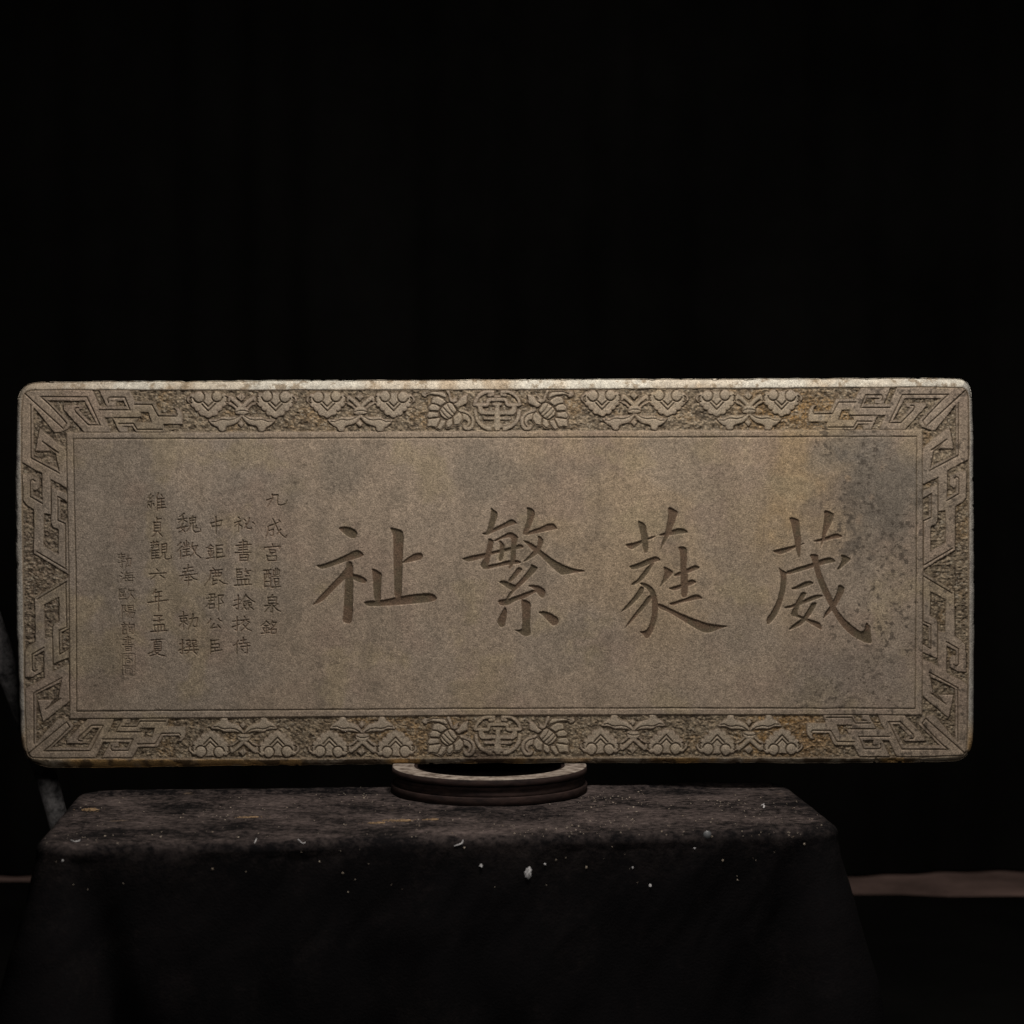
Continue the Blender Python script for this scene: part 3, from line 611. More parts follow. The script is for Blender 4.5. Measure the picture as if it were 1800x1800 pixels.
# ---- stone colour (what the stone is, without any light) ----------------------
def blob(cx, cy, rx, ry, warp=0.5, seed=1):
    w1 = (fbm(U, V, 90, 101 + seed, 4) - 0.5) * warp * 2.4
    r = np.sqrt(((U - cx) / rx) ** 2 + ((V - cy) / ry) ** 2) + w1
    return sst(1.25, 0.35, r)
def mixc(C, col, m):
    m = np.clip(m, 0, 1)[..., None]; return C * (1 - m) + np.array(col, np.float32) * m
C = np.zeros(U.shape + (3,), np.float32); C[:] = (0.330, 0.268, 0.208)
C = mixc(C, (0.350, 0.272, 0.186), 0.75 * blob(1180, 900, 330, 260, 0.5, 1))
C = mixc(C, (0.365, 0.270, 0.160), 0.75 * blob(1380, 850, 120, 160, 0.6, 2))
C = mixc(C, (0.27, 0.232, 0.195), 0.8 * blob(250, 1000, 260, 330, 0.6, 3))
C = mixc(C, (0.282, 0.240, 0.197), 0.5 * sst(0.5, 0.72, fbm(U, V, 110, 5, 4)))
C = mixc(C, (0.30, 0.232, 0.185), 0.55 * sst(0.52, 0.74, fbm(U, V, 85, 6, 4)))
C = mixc(C, (0.34, 0.28, 0.185), 0.5 * sst(0.55, 0.75, fbm(U, V, 60, 12, 4)))
C = mixc(C, (0.185, 0.162, 0.135), 0.95 * blob(1560, 855, 115, 110, 0.7, 4) * sst(0.22, 0.48, fbm(U, V, 22, 14, 5) + 0.1))
C = mixc(C, (0.135, 0.116, 0.097), 0.6 * blob(1530, 840, 105, 100, 0.6, 4) * sst(0.52, 0.66, fbm(U, V, 16, 18, 5, 1.0, 0.65)))
C = mixc(C, (0.14, 0.12, 0.10), 0.7 * blob(1500, 950, 45, 35, 0.8, 19) * sst(0.45, 0.6, fbm(U, V, 14, 20, 4)))
C = mixc(C, (0.18, 0.165, 0.145), 0.6 * blob(1490, 800, 60, 45, 0.8, 15))
C = mixc(C, (0.225, 0.195, 0.17), 0.5 * blob(1500, 1190, 120, 60, 0.7, 5))
C = mixc(C, (0.21, 0.178, 0.14), 0.4 * sst(0.54, 0.80, fbm(U, V, 48, 7, 4)))
C *= (1 + 0.16 * (fbm(U, V, 130, 61, 4, 0.22) - 0.5) * 2)[..., None]
C = mixc(C, (0.22, 0.188, 0.152), 0.7 * blob(835, 835, 75, 55, 0.8, 6) + 0.7 * blob(595, 820, 55, 60, 0.8, 7) + 0.5 * blob(215, 830, 60, 55, 0.8, 8) + 0.45 * blob(185, 1180, 35, 40, .8, 9))
C *= (0.62 + 0.76 * fbm(U, V, 6.0, 9, 4, 1.0, 0.75))[..., None] * (0.78 + 0.46 * fbm(U, V, 2.6, 10, 2))[..., None]
# small dark mineral spots, mostly to the right
spot = sst(0.62, 0.74, fbm(U, V, 7.0, 16, 4, 1.2)) * sst(0.50, 0.74, fbm(U, V, 90, 17, 2) - 0.22 + 0.52 * sst(1330, 1520, U))
C = mixc(C, (0.075, 0.062, 0.05), 0.75 * spot)
C = mixc(C, (0.10, 0.08, 0.06), 0.55 * pit * inner)
# border ground: ochre dirt
dirtc = np.zeros_like(C); dirtc[:] = (0.182, 0.146, 0.102)
dirtc = mixc(dirtc, (0.27, 0.16, 0.055), 0.85 * blob(1395, 715, 110, 60, 0.6, 21) + 0.7 * blob(1400, 1290, 120, 60, 0.6, 25) + 0.45 * blob(720, 1290, 160, 50, .6, 26) + 0.35 * sst(0.58, 0.75, fbm(U, V, 38, 24, 3)))
dirtc = mixc(dirtc, (0.17, 0.135, 0.105), 0.8 * blob(100, 1000, 120, 400, 0.3, 22))
dirtc = mixc(dirtc, (0.25, 0.205, 0.145), 0.7 * sst(0.50, 0.38, peck))
dirtc = mixc(dirtc, (0.075, 0.055, 0.035), 0.8 * sst(0.55, 0.70, peck))
C = C * (1 - (0.92 * f_ground)[..., None]) + dirtc * (0.92 * f_ground)[..., None]
C = mixc(C, (0.21, 0.13, 0.06), 0.5 * (f_ground > 0) * blob(1390, 1300, 70, 45, .5, 31))
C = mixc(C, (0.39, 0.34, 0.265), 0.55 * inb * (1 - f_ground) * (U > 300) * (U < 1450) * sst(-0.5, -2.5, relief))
spk = fbm(U, V, 2.7, 27, 2, 1.25)
C *= (1 + f_ground * (np.clip((spk - 0.5) * 2.0, -0.5, 0.8)))[..., None]
C = mixc(C, (0.40, 0.36, 0.29), 0.55 * f_ground * sst(0.70, 0.80, fbm(U, V, 3.4, 28, 2)))
# dirt left in cut lines and along steps
line = np.clip(CUT / 1.6, 0, 1) * inb * (1 - f_ground)
C = mixc(C, (0.080, 0.056, 0.032), 0.9 * line)
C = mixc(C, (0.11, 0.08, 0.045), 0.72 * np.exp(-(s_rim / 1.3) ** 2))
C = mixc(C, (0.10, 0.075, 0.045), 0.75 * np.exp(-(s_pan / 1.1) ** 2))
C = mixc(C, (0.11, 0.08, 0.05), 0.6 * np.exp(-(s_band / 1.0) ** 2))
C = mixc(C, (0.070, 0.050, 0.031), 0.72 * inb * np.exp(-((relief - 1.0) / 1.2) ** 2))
# pigment in the writing
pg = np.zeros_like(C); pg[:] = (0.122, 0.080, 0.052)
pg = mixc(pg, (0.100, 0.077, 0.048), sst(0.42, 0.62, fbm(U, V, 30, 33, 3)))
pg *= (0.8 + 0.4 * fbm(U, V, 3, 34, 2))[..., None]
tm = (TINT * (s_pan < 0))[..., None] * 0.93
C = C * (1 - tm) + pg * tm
# rim: cleaner pale marble with brown and grey mottling
rimc = np.zeros_like(C); rimc[:] = (0.46, 0.42, 0.35)
rimc = mixc(rimc, (0.38, 0.315, 0.235), sst(0.48, 0.70, fbm(U, V, 40, 42, 4)))
rimc = mixc(rimc, (0.50, 0.485, 0.43), sst(0.5, 0.7, fbm(U, V, 60, 43, 3)))
rimc = mixc(rimc, (0.19, 0.14, 0.085), 0.75 * sst(0.54, 0.70, fbm(U, V, 15, 44, 5, 1.0, 0.7)))
rimc *= (0.6 + 0.8 * fbm(U, V, 6, 48, 4, 1.0, 0.7))[..., None]
side = sst(0.5, 0.9, np.abs(gx))
rimc = mixc(rimc, (0.33, 0.32, 0.30), 0.85 * side)
rimc = mixc(rimc, (0.16, 0.15, 0.15), 0.8 * side * sst(0.6, 0.75, fbm(U, V, 24, 45, 3)))
rimc = mixc(rimc, (0.33, 0.28, 0.22), 0.8 * blob(70, 690, 90, 60, .4, 51))
rimc = mixc(rimc, (0.34, 0.27, 0.19), 0.6 * sst(1250, 1330, V))
rimc = mixc(rimc, (0.48, 0.29, 0.10), 0.8 * sst(1250, 1330, V) * sst(0.48, 0.62, fbm(U, V, 70, 46, 3)))
rimc = mixc(rimc, (0.10, 0.07, 0.045), 0.85 * sst(1250, 1330, V) * sst(0.50, 0.64, fbm(U, V, 22, 47, 4)))
rimc = mixc(rimc, (0.10, 0.07, 0.05), 0.8 * (V > 1300) * blob(865, 1335, 60, 16, .5, 52))
rm = onrim[..., None]
C = C * (1 - rm) + rimc * rm
# dirt patch creeping over the lower medallion
C = mixc(C, (0.085, 0.06, 0.045), 0.75 * blob(850, 1330, 38, 14, .5, 53))
C = np.clip(C, 0.01, 0.9)

# ---- split the grid into the parts -----------------------------------------
BASEZ = EYE - (1344 - 900) / 1000
tablet = bpy.data.objects.new("stone_tablet", None); COL.objects.link(tablet)
tablet.location = (-0.03, 3.03, BASEZ); tablet.empty_display_size = 0.1
tag(tablet, "long carved marble tablet with engraved characters and a carved border, standing on a ring", "carved stone tablet")
VX = (PX - 900) / 1000 + 0.03; VZ = EYE - (PY - 900) / 1000 - BASEZ; VYY = 3.0 + DEPTH / 1000 - 3.03
coords = np.stack([VX, VYY, VZ], -1).reshape(-1, 3).astype(np.float32)
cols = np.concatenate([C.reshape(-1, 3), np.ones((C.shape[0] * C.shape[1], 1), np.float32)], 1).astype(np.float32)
idx = np.arange(NU * NV).reshape(NV, NU)
quads = np.stack([idx[:-1, :-1], idx[1:, :-1], idx[1:, 1:], idx[:-1, 1:]], -1).reshape(-1, 4)
kv = keep_v.reshape(-1); okq = kv[quads].all(1)
ql = LAB.reshape(-1)[quads[:, 0]]
ql[(s_rim.reshape(-1)[quads[:, 0]] > 0)] = ID_RIM
quads = quads[okq]; ql = ql[okq]
orderq = np.argsort(ql, kind='stable'); quads = quads[orderq]; ql = ql[orderq]
objs = {}
def grid_part(name, Q, parent):
    used = np.unique(Q); remap = np.zeros(NU * NV, np.int32); remap[used] = np.arange(len(used))
    me = bpy.data.meshes.new(name)
    me.vertices.add(len(used)); me.vertices.foreach_set("co", coords[used].ravel())
    me.loops.add(len(Q) * 4); me.loops.foreach_set("vertex_index", remap[Q].ravel().astype(np.int32))
    me.polygons.add(len(Q)); me.polygons.foreach_set("loop_start", np.arange(0, len(Q) * 4, 4, dtype=np.int32))
    me.polygons.foreach_set("use_smooth", np.ones(len(Q), bool))
    me.update(calc_edges=True)
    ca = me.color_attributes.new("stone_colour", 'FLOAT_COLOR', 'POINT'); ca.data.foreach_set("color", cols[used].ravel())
    me.materials.append(STONE)
    o = bpy.data.objects.new(name, me); COL.objects.link(o); o.parent = parent
    return o
for pid, (name, label, par) in enumerate(REG):
    a, b = np.searchsorted(ql, pid), np.searchsorted(ql, pid, side='right')
    if b <= a: print('empty part', name, label); continue
    o = grid_part(name, quads[a:b], objs[par] if par is not None and par in objs else tablet)
    if label: o["label"] = label
    objs[pid] = o
# back of the slab
bp_ = chaikin(OUTL, 1)
bv = [((x - 900) / 1000 + 0.03, 0.029, EYE - (y - 900) / 1000 - BASEZ) for x, y in [(870 + (x - 870) * 0.9992, 1005 + (y - 1005) * 0.998) for x, y in bp_]]
bk = mesh_obj("back_face", bv, [list(range(len(bv)))], None, tablet, False)
BACKM = simple_noise_mat("rough_stone_back", (0.16, 0.14, 0.11), (0.3, 0.27, 0.22), 30, rough=0.9, bump=0.002); bk.data.materials.append(BACKM)

# ------------------------------------------------------------------ table under a black cloth
ZT = EYE - 0.488
corners = [(-0.688, 2.505), (0.497, 2.645), (0.478, 3.085), (-0.742, 2.985)]
def rounded(poly, r, n=14):
    out = []
    m = len(poly)
    for i in range(m):
        p0, p1, p2 = Vector(poly[i - 1]), Vector(poly[i]), Vector(poly[(i + 1) % m])
        a = (p0 - p1).normalized(); b = (p2 - p1).normalized()
        ang = a.angle(b); t = r / math.tan(ang / 2)
        s, e = p1 + a * t, p1 + b * t
        c = p1 + (a + b).normalized() * (r / math.sin(ang / 2))
        a0 = math.atan2(s.y - c.y, s.x - c.x); a1 = math.atan2(e.y - c.y, e.x - c.x)
        while a1 < a0: a1 += 2 * math.pi
        if a1 - a0 > math.pi: a0 += 2 * math.pi; 
        for k in range(n + 1):
            t_ = a0 + (a1 - a0) * k / n
            out.append((c.x + r * math.cos(t_), c.y + r * math.sin(t_)))
    return out
rp = rounded(corners, 0.040)
# resample the outline evenly
def resample(P, n):
    P = np.array(P + [P[0]]); d = np.r_[0, np.cumsum(np.hypot(*np.diff(P, axis=0).T))]
    t = np.linspace(0, d[-1], n, endpoint=False)
    return np.stack([np.interp(t, d, P[:, 0]), np.interp(t, d, P[:, 1])], 1)
NP_ = 900
RP = resample(rp, NP_)
tan = np.roll(RP, -1, 0) - np.roll(RP, 1, 0); tan /= np.hypot(tan[:, 0], tan[:, 1])[:, None]
nor = np.stack([tan[:, 1], -tan[:, 0]], 1)
for _ in range(6): nor = (np.roll(nor, 1, 0) + nor * 2 + np.roll(nor, -1, 0)); nor /= np.hypot(nor[:, 0], nor[:, 1])[:, None]
cen = RP.mean(0)
cd = np.min([np.hypot(RP[:, 0] - c[0], RP[:, 1] - c[1]) for c in corners], axis=0)
cornerw = np.exp(-(cd / 0.055) ** 2)
rings = []; dusts = []
def top_h(x, y):
    h = 0.0030 * (fbm(x * 1000, y * 1000, 120, 201, 3) - 0.5) + 0.0022 * (fbm(x * 1000, y * 1000, 22, 202, 3, 2.0) - 0.5)
    return h
for k in np.r_[np.linspace(0.02, 0.9, 60), np.linspace(0.91, 1.0, 12)]:
    P = cen + (RP - cen) * k
    back = sst(3.003, 3.012, P[:, 1] - 0.082 * P[:, 0])  # darker strip of cloth behind the back fold
    z = ZT + top_h(P[:, 0], P[:, 1])
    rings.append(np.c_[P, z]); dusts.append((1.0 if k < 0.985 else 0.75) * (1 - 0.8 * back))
er = 0.016
for a in np.linspace(12, 90, 7):
    o_ = er * math.sin(math.radians(a)); dz = er * (1 - math.cos(math.radians(a)))
    P = RP + nor * o_; hh = top_h(P[:, 0], P[:, 1]) * math.cos(math.radians(a))
    rings.append(np.c_[P, ZT - dz + hh]); dusts.append(np.ones(NP_) * (0.75 - 0.55 * a / 90))
s_arc = np.arange(NP_) / NP_ * 3.3
for j, dz in enumerate(np.r_[np.linspace(0.006, 0.16, 26), np.linspace(0.18, 0.70, 26)]):
    gro = sst(0.0, 0.35, np.array([dz]))[0]
    fold = 0.030 * gro * (fbm(s_arc * 1000, np.full(NP_, dz * 260), 90, 211, 2) - 0.5) * 2 + 0.010 * (fbm(s_arc * 1000 + dz * 500, np.full(NP_, dz * 500), 55, 212, 3) - 0.5)
    flare = 0.33 * dz * np.exp(-(cd / (0.035 + 0.12 * dz)) ** 2) * (1 - 0.3 * gro) + 0.02 * dz
    pinch = -0.10 * dz * np.exp(-((cd - (0.075 + 0.1 * dz)) / (0.03 + 0.05 * dz)) ** 2)
    P = RP + nor * (er + fold + flare + pinch)[:, None]
    rings.append(np.c_[P, np.full(NP_, ZT - er - dz)]); dusts.append(np.full(NP_, 0.20 * math.exp(-dz / 0.02) + 0.02 + 0.03 * np.array(fbm(s_arc * 1000, np.full(NP_, dz * 1000), 60, 214, 3) > 0.6)))
nr = len(rings); cv = np.concatenate(rings); cf = []
for j in range(nr - 1):
    a = j * NP_ + np.arange(NP_); b = j * NP_ + (np.arange(NP_) + 1) % NP_
    cf.append(np.stack([a, a + NP_, b + NP_, b], 1))
cf = np.concatenate(cf).tolist(); cf.append(list(range(NP_)))
tbl = bpy.data.objects.new("cloth_covered_table", None); COL.objects.link(tbl); tbl.location = (float(cen[0]), float(cen[1]), 0)
tag(tbl, "low table draped in a dusty black cloth that hangs to the floor", "table")
off = np.array([cen[0], cen[1], 0])
drape = mesh_obj("black_cloth", (cv - off).tolist(), cf, CLOTH, tbl)
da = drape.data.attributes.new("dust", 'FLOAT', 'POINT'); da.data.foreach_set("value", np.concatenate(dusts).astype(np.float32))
# table under the cloth: board and four legs
def box(name, c, s, mat, parent):
    bm = bmesh.new(); bmesh.ops.create_cube(bm, size=1)
    for v in bm.verts: v.co = Vector((v.co.x * s[0] + c[0], v.co.y * s[1] + c[1], v.co.z * s[2] + c[2]))
    bmesh.ops.bevel(bm, geom=bm.edges[:], offset=0.003, segments=2, affect='EDGES')
    me = bpy.data.meshes.new(name); bm.to_mesh(me); bm.free(); me.materials.append(mat)
    o = bpy.data.objects.new(name, me); COL.objects.link(o)
    if parent: o.parent = parent
    return o
WOODM = simple_noise_mat("dark_table_wood", (0.03, 0.02, 0.015), (0.07, 0.045, 0.03), 20)
bd = mesh_obj("table_board", [((x * .96), (y * .93), z) for z in (ZT - 0.035, ZT - 0.006) for x, y in [(c[0] - cen[0], c[1] - cen[1]) for c in corners]],
         [(3, 2, 1, 0), (4, 5, 6, 7), (0, 1, 5, 4), (1, 2, 6, 5), (2, 3, 7, 6), (3, 0, 4, 7)], WOODM, tbl, False)
for c in corners:
    box("leg", ((c[0] - cen[0]) * .88, (c[1] - cen[1]) * .8, (ZT - 0.037) / 2), (0.045, 0.045, ZT - 0.037), WOODM, tbl)

# lifted fold of cloth along the back of the top
fx = np.linspace(-0.715, 0.462, 220); ridge = []
for q, (dy, hz) in enumerate(((0.016, -0.001), (0.010, 0.0035), (0.0, 0.0055), (-0.012, 0.004), (-0.022, -0.001))):
    yy = 2.955 + (fx + 0.70) * 0.082 + dy + 0.006 * (fbm(fx * 1000, fx * 0 + q * 0.2, 60, 301, 2) - 0.5)
    zz = ZT + top_h(fx, yy) + hz * (0.5 + 1.0 * fbm(fx * 1000, fx * 0, 70, 302, 3))
    ridge.append(np.c_[fx, yy, zz])
rv = np.concatenate(ridge) - off; n_ = len(fx)
rf = [(j * n_ + i, j * n_ + i + 1, (j + 1) * n_ + i + 1, (j + 1) * n_ + i) for j in range(4) for i in range(n_ - 1)]
rd = mesh_obj("cloth_fold", rv.tolist(), rf, CLOTH, tbl)
da = rd.data.attributes.new("dust", 'FLOAT', 'POINT'); da.data.foreach_set("value", np.full(len(rv), 0.7, np.float32))

# ------------------------------------------------------------------ ring under the tablet
ring = bpy.data.objects.new("turntable_ring", None); COL.objects.link(ring)
RC = (-0.040, 2.993, ZT + 0.0015); ring.location = RC
tag(ring, "dark grooved ring with a scuffed pale top, lying between the tablet and the cloth", "ring stand")
def lathe(name, prof, mat, parent, n=160, wob=0.0, close=True):
    vs = []; m = len(prof)
    for i in range(n):
        a = 2 * math.pi * i / n
        for (r, z) in prof:
            rr = r + wob * math.sin(a * 7 + z * 300) * 0.5 + wob * math.sin(a * 3 + 1.3)
            vs.append((rr * math.cos(a), rr * math.sin(a), z))
    fs = []
    for i in range(n):
        for j in range(m if close else m - 1):
            a, b = i * m + j, i * m + (j + 1) % m
            c, d = ((i + 1) % n) * m + (j + 1) % m, ((i + 1) % n) * m + j
            fs.append((a, d, c, b))
    o = mesh_obj(name, vs, fs, mat, parent)
    return o
H_ = 0.0435
lathe("lower_flange", [(0.124, 0.0), (0.1705, 0.0), (0.1716, 0.0010), (0.1716, 0.0122), (0.1706, 0.0134), (0.124, 0.0136)], IRON, ring, wob=0.0004)
lathe("middle_body", [(0.128, 0.0138), (0.1664, 0.0138), (0.1668, 0.0150), (0.1662, 0.0222), (0.1650, 0.0230), (0.1662, 0.0238), (0.1662, 0.0292), (0.1620, 0.0298), (0.128, 0.0298)], IRON, ring, wob=0.0004)
lathe("upper_flange", [(0.127, 0.0300), (0.1620, 0.0300), (0.1622, 0.0314), (0.1698, 0.0318), (0.1708, 0.0328), (0.1704, 0.0422), (0.127, 0.0422)], IRON, ring, wob=0.0004)
lathe("worn_top", [(0.132, 0.0424), (0.1699, 0.0424), (0.1694, 0.0431), (0.1670, H_ - 0.0001), (0.1350, H_), (0.1325, 0.0430)], CHALK, ring, wob=0.0005)

# ------------------------------------------------------------------ steel bar leaning behind the tablet, left
def tube(name, pts, radii, mat, parent=None, n=20, loc=(0, 0, 0)):
    P = [Vector(p) for p in pts]; vs = []; m = len(P)
    for i, p in enumerate(P):
        t = (P[min(i + 1, m - 1)] - P[max(i - 1, 0)]).normalized()
        u = t.cross(Vector((0, 1, 0))).normalized(); v = t.cross(u).normalized()
        for k in range(n):
            a = 2 * math.pi * k / n
            vs.append(p + (u * math.cos(a) + v * math.sin(a)) * radii[i] - Vector(loc))
    fs = [(i * n + k, i * n + (k + 1) % n, (i + 1) * n + (k + 1) % n, (i + 1) * n + k) for i in range(m - 1) for k in range(n)]
    fs += [list(range(n))[::-1], [(m - 1) * n + k for k in range(n)]]
    o = mesh_obj(name, [tuple(v) for v in vs], fs, mat, parent); o.location = loc
    return o
def at(px, py, d): return ((px - 900) / 3000 * d, d, EYE - (py - 900) / 3000 * d)
ctr = [(-52, 985, 3.16), (-28, 1060, 3.17), (3, 1150, 3.18), (38, 1240, 3.19), (70, 1330, 3.20), (91, 1400, 3.21), (106, 1460, 3.22), (124, 1560, 3.23), (143, 1700, 3.24), (168, 1860, 3.25)]
def cr(P, k=6):
    out = []
    for i in range(len(P) - 1):
        p0, p1, p2, p3 = [np.array(P[max(0, min(len(P) - 1, i + j))], float) for j in (-1, 0, 1, 2)]
        for s in range(k):
            t = s / k
            out.append(0.5 * ((2 * p1) + (p2 - p0) * t + (2 * p0 - 5 * p1 + 4 * p2 - p3) * t * t + (3 * p1 - p0 - 3 * p2 + p3) * t ** 3))
    out.append(np.array(P[-1], float)); return out
cpts = cr([at(*c) for c in ctr]); rad = np.linspace(0.024, 0.0165, len(cpts)).tolist()
# carry the bar down to the floor
e = cpts[-1]; cpts.append(np.array([e[0] + 0.02, e[1] + 0.01, 0.0])); rad.append(0.0155)
bar = tube("leaning_steel_bar", [tuple(p) for p in cpts], rad, STEEL, None, 22, (float(cpts[-1][0]), float(cpts[-1][1]), 0))
tag(bar, "mottled grey steel bar slanting down behind the left end of the tablet", "metal bar")

# ------------------------------------------------------------------ setting: floor, added dark sheet, backdrop
fl = mesh_obj("floor", [(-9, -3, 0), (9, -3, 0), (9, 9, 0), (-9, 9, 0)], [(0, 1, 2, 3)], FLOORM, None, False); tag(fl, kind="structure")
gx_ = np.linspace(-4.2, 4.2, 360); gz = np.r_[np.linspace(0.012, 0.3, 10), np.linspace(0.4, 4.2, 24)]
X_, Z_ = np.meshgrid(gx_, gz)
Y_ = 5.80 + 0.06 * (fbm(X_ * 1000, Z_ * 60, 330, 401, 3) - 0.5) * 2 + 0.04 * np.sin(X_ * 9 + 2 * np.sin(X_ * 2.3)) + 0.01 * np.sin(X_ * 31)
vv = np.stack([X_, Y_, Z_], -1).reshape(-1, 3)
n_ = len(gx_); ff = [(j * n_ + i, j * n_ + i + 1, (j + 1) * n_ + i + 1, (j + 1) * n_ + i) for j in range(len(gz) - 1) for i in range(n_ - 1)]
cur = mesh_obj("backdrop_curtain", vv.tolist(), ff, CURTAIN); tag(cur, "black backdrop curtain hanging in soft folds behind the tablet", "curtain")
X_, Y_ = np.meshgrid(np.linspace(-4.2, 4.2, 160), np.linspace(-1.5, 5.47, 120))  # added sheet, only there to keep the near floor dark
Y_ = Y_ + (0.25 * sst(1.2, -2.4, X_) + 0.03 * (fbm(X_ * 1000, X_ * 0, 500, 402, 3) - 0.5)) * (Y_ > 5.4)  # reaches further back on the left, dimming the floor strip there
Z_ = 0.006 + 0.010 * fbm(X_ * 1000, Y_ * 1000, 260, 403, 3) ** 2
vv = np.stack([X_, Y_, Z_], -1).reshape(-1, 3); n_ = 160
ff = [(j * n_ + i, j * n_ + i + 1, (j + 1) * n_ + i + 1, (j + 1) * n_ + i) for j in range(119) for i in range(n_ - 1)]
fc = mesh_obj("added_floor_sheet", vv.tolist(), ff, CURTAIN); tag(fc, "added black sheet that keeps the floor round the table dark", "added dark sheet")

# ------------------------------------------------------------------ crumbs, lint and powder on the cloth
bpy.context.view_layer.update()
tree = BVHTree.FromPolygons([tuple(v) for v in cv], cf)
def on_cloth(px, py):
    o = Vector((0, 0, EYE)); d = (Vector(at(px, py, 3.0)) - o).normalized()
    hit, nrm, _, dist = tree.ray_cast(o, d, 10)
    if hit is None: return None
    if nrm.dot(d) > 0: nrm = -nrm
    return hit, nrm
def chip_mesh(bm, p, nrm, r, flat=0.55):
    k = 7; q = nrm.to_track_quat('Z', 'Y'); a0 = random.random() * 6.28
    top = []; bot = []
    for i in range(k):
        a = a0 + 2 * math.pi * i / k; rr = r * random.uniform(0.6, 1.15)
        bot.append(bm.verts.new(p + q @ Vector((rr * math.cos(a), rr * math.sin(a), -r * 0.1))))
        rr *= random.uniform(0.5, 0.8)
        top.append(bm.verts.new(p + q @ Vector((rr * math.cos(a), rr * math.sin(a), r * flat * random.uniform(.7, 1.2)))))
    for i in range(k):
        j = (i + 1) % k; bm.faces.new((bot[i], bot[j], top[j], top[i]))
    bm.faces.new(top)
bm = bmesh.new(); cnt = 0
CL = [(random.uniform(120, 1420), random.uniform(1395, 1470)) for _ in range(16)] + [(150, 1475), (690, 1440), (1060, 1400), (1100, 1405)]
while cnt < 520:
    px = random.uniform(90, 1470); py = 1392 + random.random() * 80
    if random.random() < 0.6:
        c_ = random.choice(CL); px = random.gauss(c_[0], 38); py = random.gauss(c_[1], 6)
    if random.random() < 0.07: py = random.uniform(1480, 1575)
    h = on_cloth(px, py)
    if h is None: continue
    if math.hypot(h[0].x - RC[0], h[0].y - RC[1]) < 0.176: continue
    r = 0.0007 * random.choice([1, 1, 1, 1.3, 1.6, 2.2]) * random.uniform(0.8, 1.3)
    chip_mesh(bm, h[0], h[1], r); cnt += 1
me = bpy.data.meshes.new("stone_crumbs"); bm.to_mesh(me); bm.free(); me.materials.append(CRUMB)
cr_o = bpy.data.objects.new("stone_crumbs", me); COL.objects.link(cr_o)
tag(cr_o, "fine pale stone crumbs scattered over the dusty black cloth", "stone crumbs", kind="stuff")

def powder(px, py, w, d, hgt, label):
    h = on_cloth(px, py); p = h[0]; bm = bmesh.new()
    n = int(60 + 9e5 * w * d)
    for _ in range(n):
        a = random.random() * 6.283; f = abs(random.gauss(0, 0.5))
        x = w * f * math.cos(a) + 0.4 * w * math.sin(f * 7); y = d * f * math.sin(a) + 0.25 * d * math.cos(f * 9)
        chip_mesh(bm, Vector((x, y, hgt * max(0, 1 - f * 1.4) * random.random() * 0.6)), Vector((random.uniform(-.3, .3), random.uniform(-.3, .3), 1)).normalized(), random.uniform(0.0006, 0.0017) * (1.2 - 0.4 * min(f, 1)), 0.4)
    me = bpy.data.meshes.new("powder_patch"); bm.to_mesh(me); bm.free(); me.materials.append(TAN)
    o = bpy.data.objects.new("powder_patch", me); COL.objects.link(o)
    o.location = p + Vector((0, 0, 0.0004)); o.rotation_euler = (0, 0, random.uniform(-.1, .25))
    tag(o, label, "stone powder", "patches of tan stone powder on the black cloth")
powder(160, 1424, 0.015, 0.016, 0.0030, "tan patch of stone powder near the left back corner of the table")
powder(704, 1443, 0.026, 0.010, 0.0026, "tan patch of stone powder in front of the left end of the ring")
powder(664, 1447, 0.016, 0.006, 0.002, "small tan streak of powder just left of the patch before the ring")
powder(760, 1441, 0.014, 0.005, 0.002, "thin tan streak of powder right of the patch before the ring")
powder(438, 1437, 0.022, 0.005, 0.0016, "thin tan streak of powder in the left half of the table top")

def thread(path, rad_, label, name="lint_thread", mat=LINT, cat="thread"):
    pts = []
    for px, py in path:
        h = on_cloth(px, py)
        if h: pts.append(h[0] + h[1] * (rad_ * 1.1))
    pts = cr([tuple(p) for p in pts], 5)
    r = [rad_ * (0.55 + 0.45 * math.sin(math.pi * i / (len(pts) - 1))) for i in range(len(pts))]
    c = pts[0]; o = tube(name, [tuple(p) for p in pts], r, mat, None, 7, tuple(float(v) for v in c))
    tag(o, label, cat, "white lint threads caught on the black cloth")
thread([(798, 1487), (806, 1485), (812, 1482), (814, 1477)], 0.0009, "curved white thread on the cloth below the left end of the ring")
thread([(524, 1476), (528, 1480), (533, 1483), (537, 1481)], 0.0007, "small white thread at the front edge, left of the middle")
thread([(124, 1477), (131, 1480), (138, 1479), (141, 1477)], 0.0007, "small white thread near the left front corner")
thread([(447, 1483), (450, 1477), (451, 1474)], 0.0006, "short upright white thread at the front edge in the left half")
thread([(1338, 1417), (1341, 1415), (1344, 1418), (1342, 1421), (1343, 1413)], 0.0008, "white thread knot near the right end of the table top")
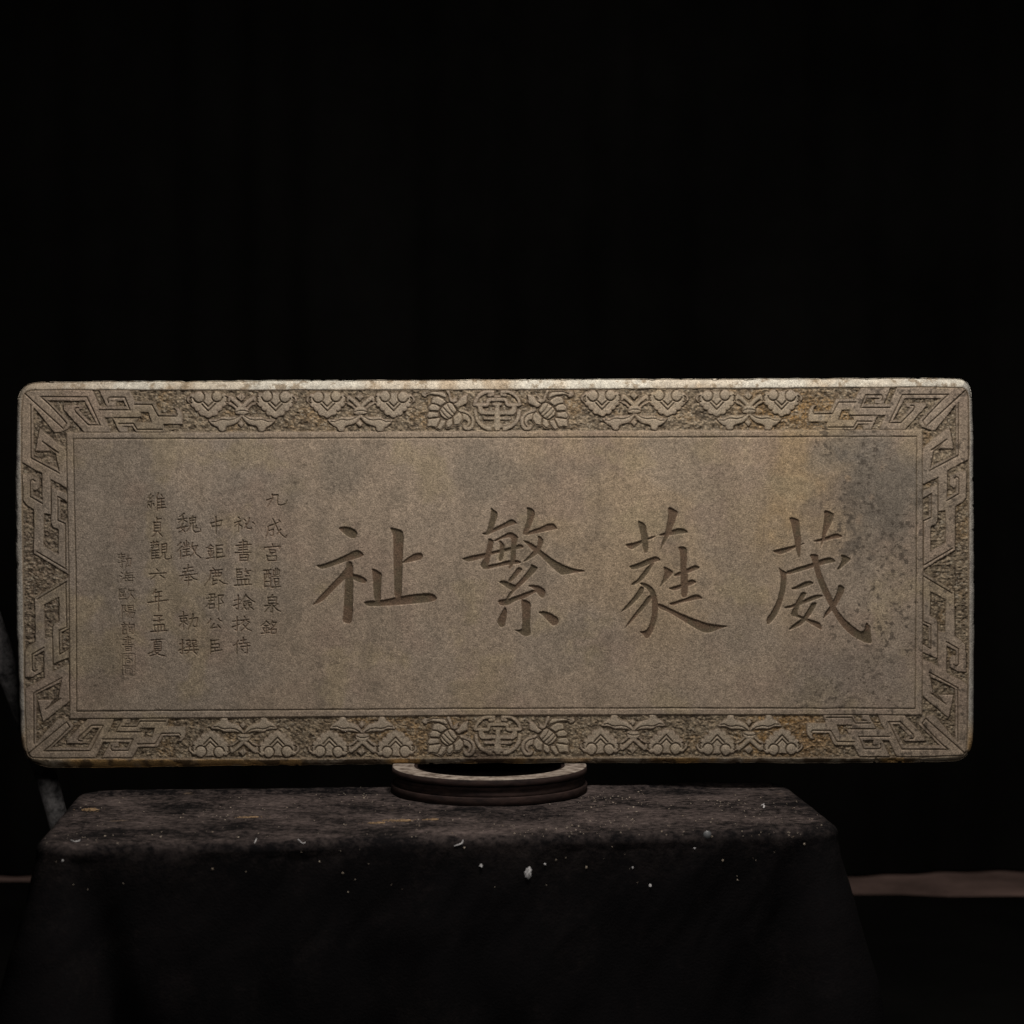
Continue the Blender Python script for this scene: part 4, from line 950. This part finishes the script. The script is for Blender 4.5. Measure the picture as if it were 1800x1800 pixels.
# crumpled white scrap on the front of the cloth
h = on_cloth(928, 1534); bm = bmesh.new(); bmesh.ops.create_icosphere(bm, subdivisions=3, radius=0.0060)
for v in bm.verts:
    n3 = math.sin(v.co.x * 900) * math.cos(v.co.z * 1100) + math.sin(v.co.y * 1300 + v.co.x * 700)
    v.co = Vector((v.co.x * 0.8 + v.co.z * 0.12, v.co.y * 0.4, v.co.z * 1.35)) * (1 + 0.28 * n3 * 0.5)
me = bpy.data.meshes.new("paper_scrap"); bm.to_mesh(me); bm.free(); me.materials.append(LINT)
sc = bpy.data.objects.new("paper_scrap", me); COL.objects.link(sc); sc.location = h[0] + h[1] * 0.001
tag(sc, "crumpled white scrap clinging to the front of the black cloth", "scrap")
for (px, py, s_, lb) in ((846, 1522, 0.0036, "pale crumb on the cloth front left of the white scrap"), (958, 1519, 0.0022, "small white crumb on the cloth front just right of the white scrap"),
                     (1143, 1557, 0.0026, "white crumb lowest on the right part of the cloth front"), (1221, 1491, 0.0018, "small white crumb on the cloth front below the round bead"),
                     (1112, 1525, 0.0018, "small pale crumb on the cloth front between scrap and bead"), (110, 1513, 0.0018, "small white crumb on the left corner of the cloth")):
    h = on_cloth(px, py); bm = bmesh.new(); chip_mesh(bm, Vector((0, 0, 0)), h[1], s_, 0.7)
    me = bpy.data.meshes.new("crumb"); bm.to_mesh(me); bm.free(); me.materials.append(LINT)
    o = bpy.data.objects.new("crumb", me); COL.objects.link(o); o.location = h[0]; tag(o, lb, "crumb", "larger crumbs on the cloth front")
h = on_cloth(1243, 1468); bm = bmesh.new(); bmesh.ops.create_uvsphere(bm, u_segments=20, v_segments=12, radius=0.0062)
for v in bm.verts: v.co.y *= 0.45
me = bpy.data.meshes.new("bead"); bm.to_mesh(me); bm.free(); me.materials.append(BEADM); me.polygons.foreach_set("use_smooth", [True] * len(me.polygons))
o = bpy.data.objects.new("bead", me); COL.objects.link(o); o.location = h[0] + h[1] * 0.001
tag(o, "round cloudy grey bead at the front edge of the cloth", "bead")
print('verts', NU * NV, 'quads', len(quads), 'parts', len(REG))
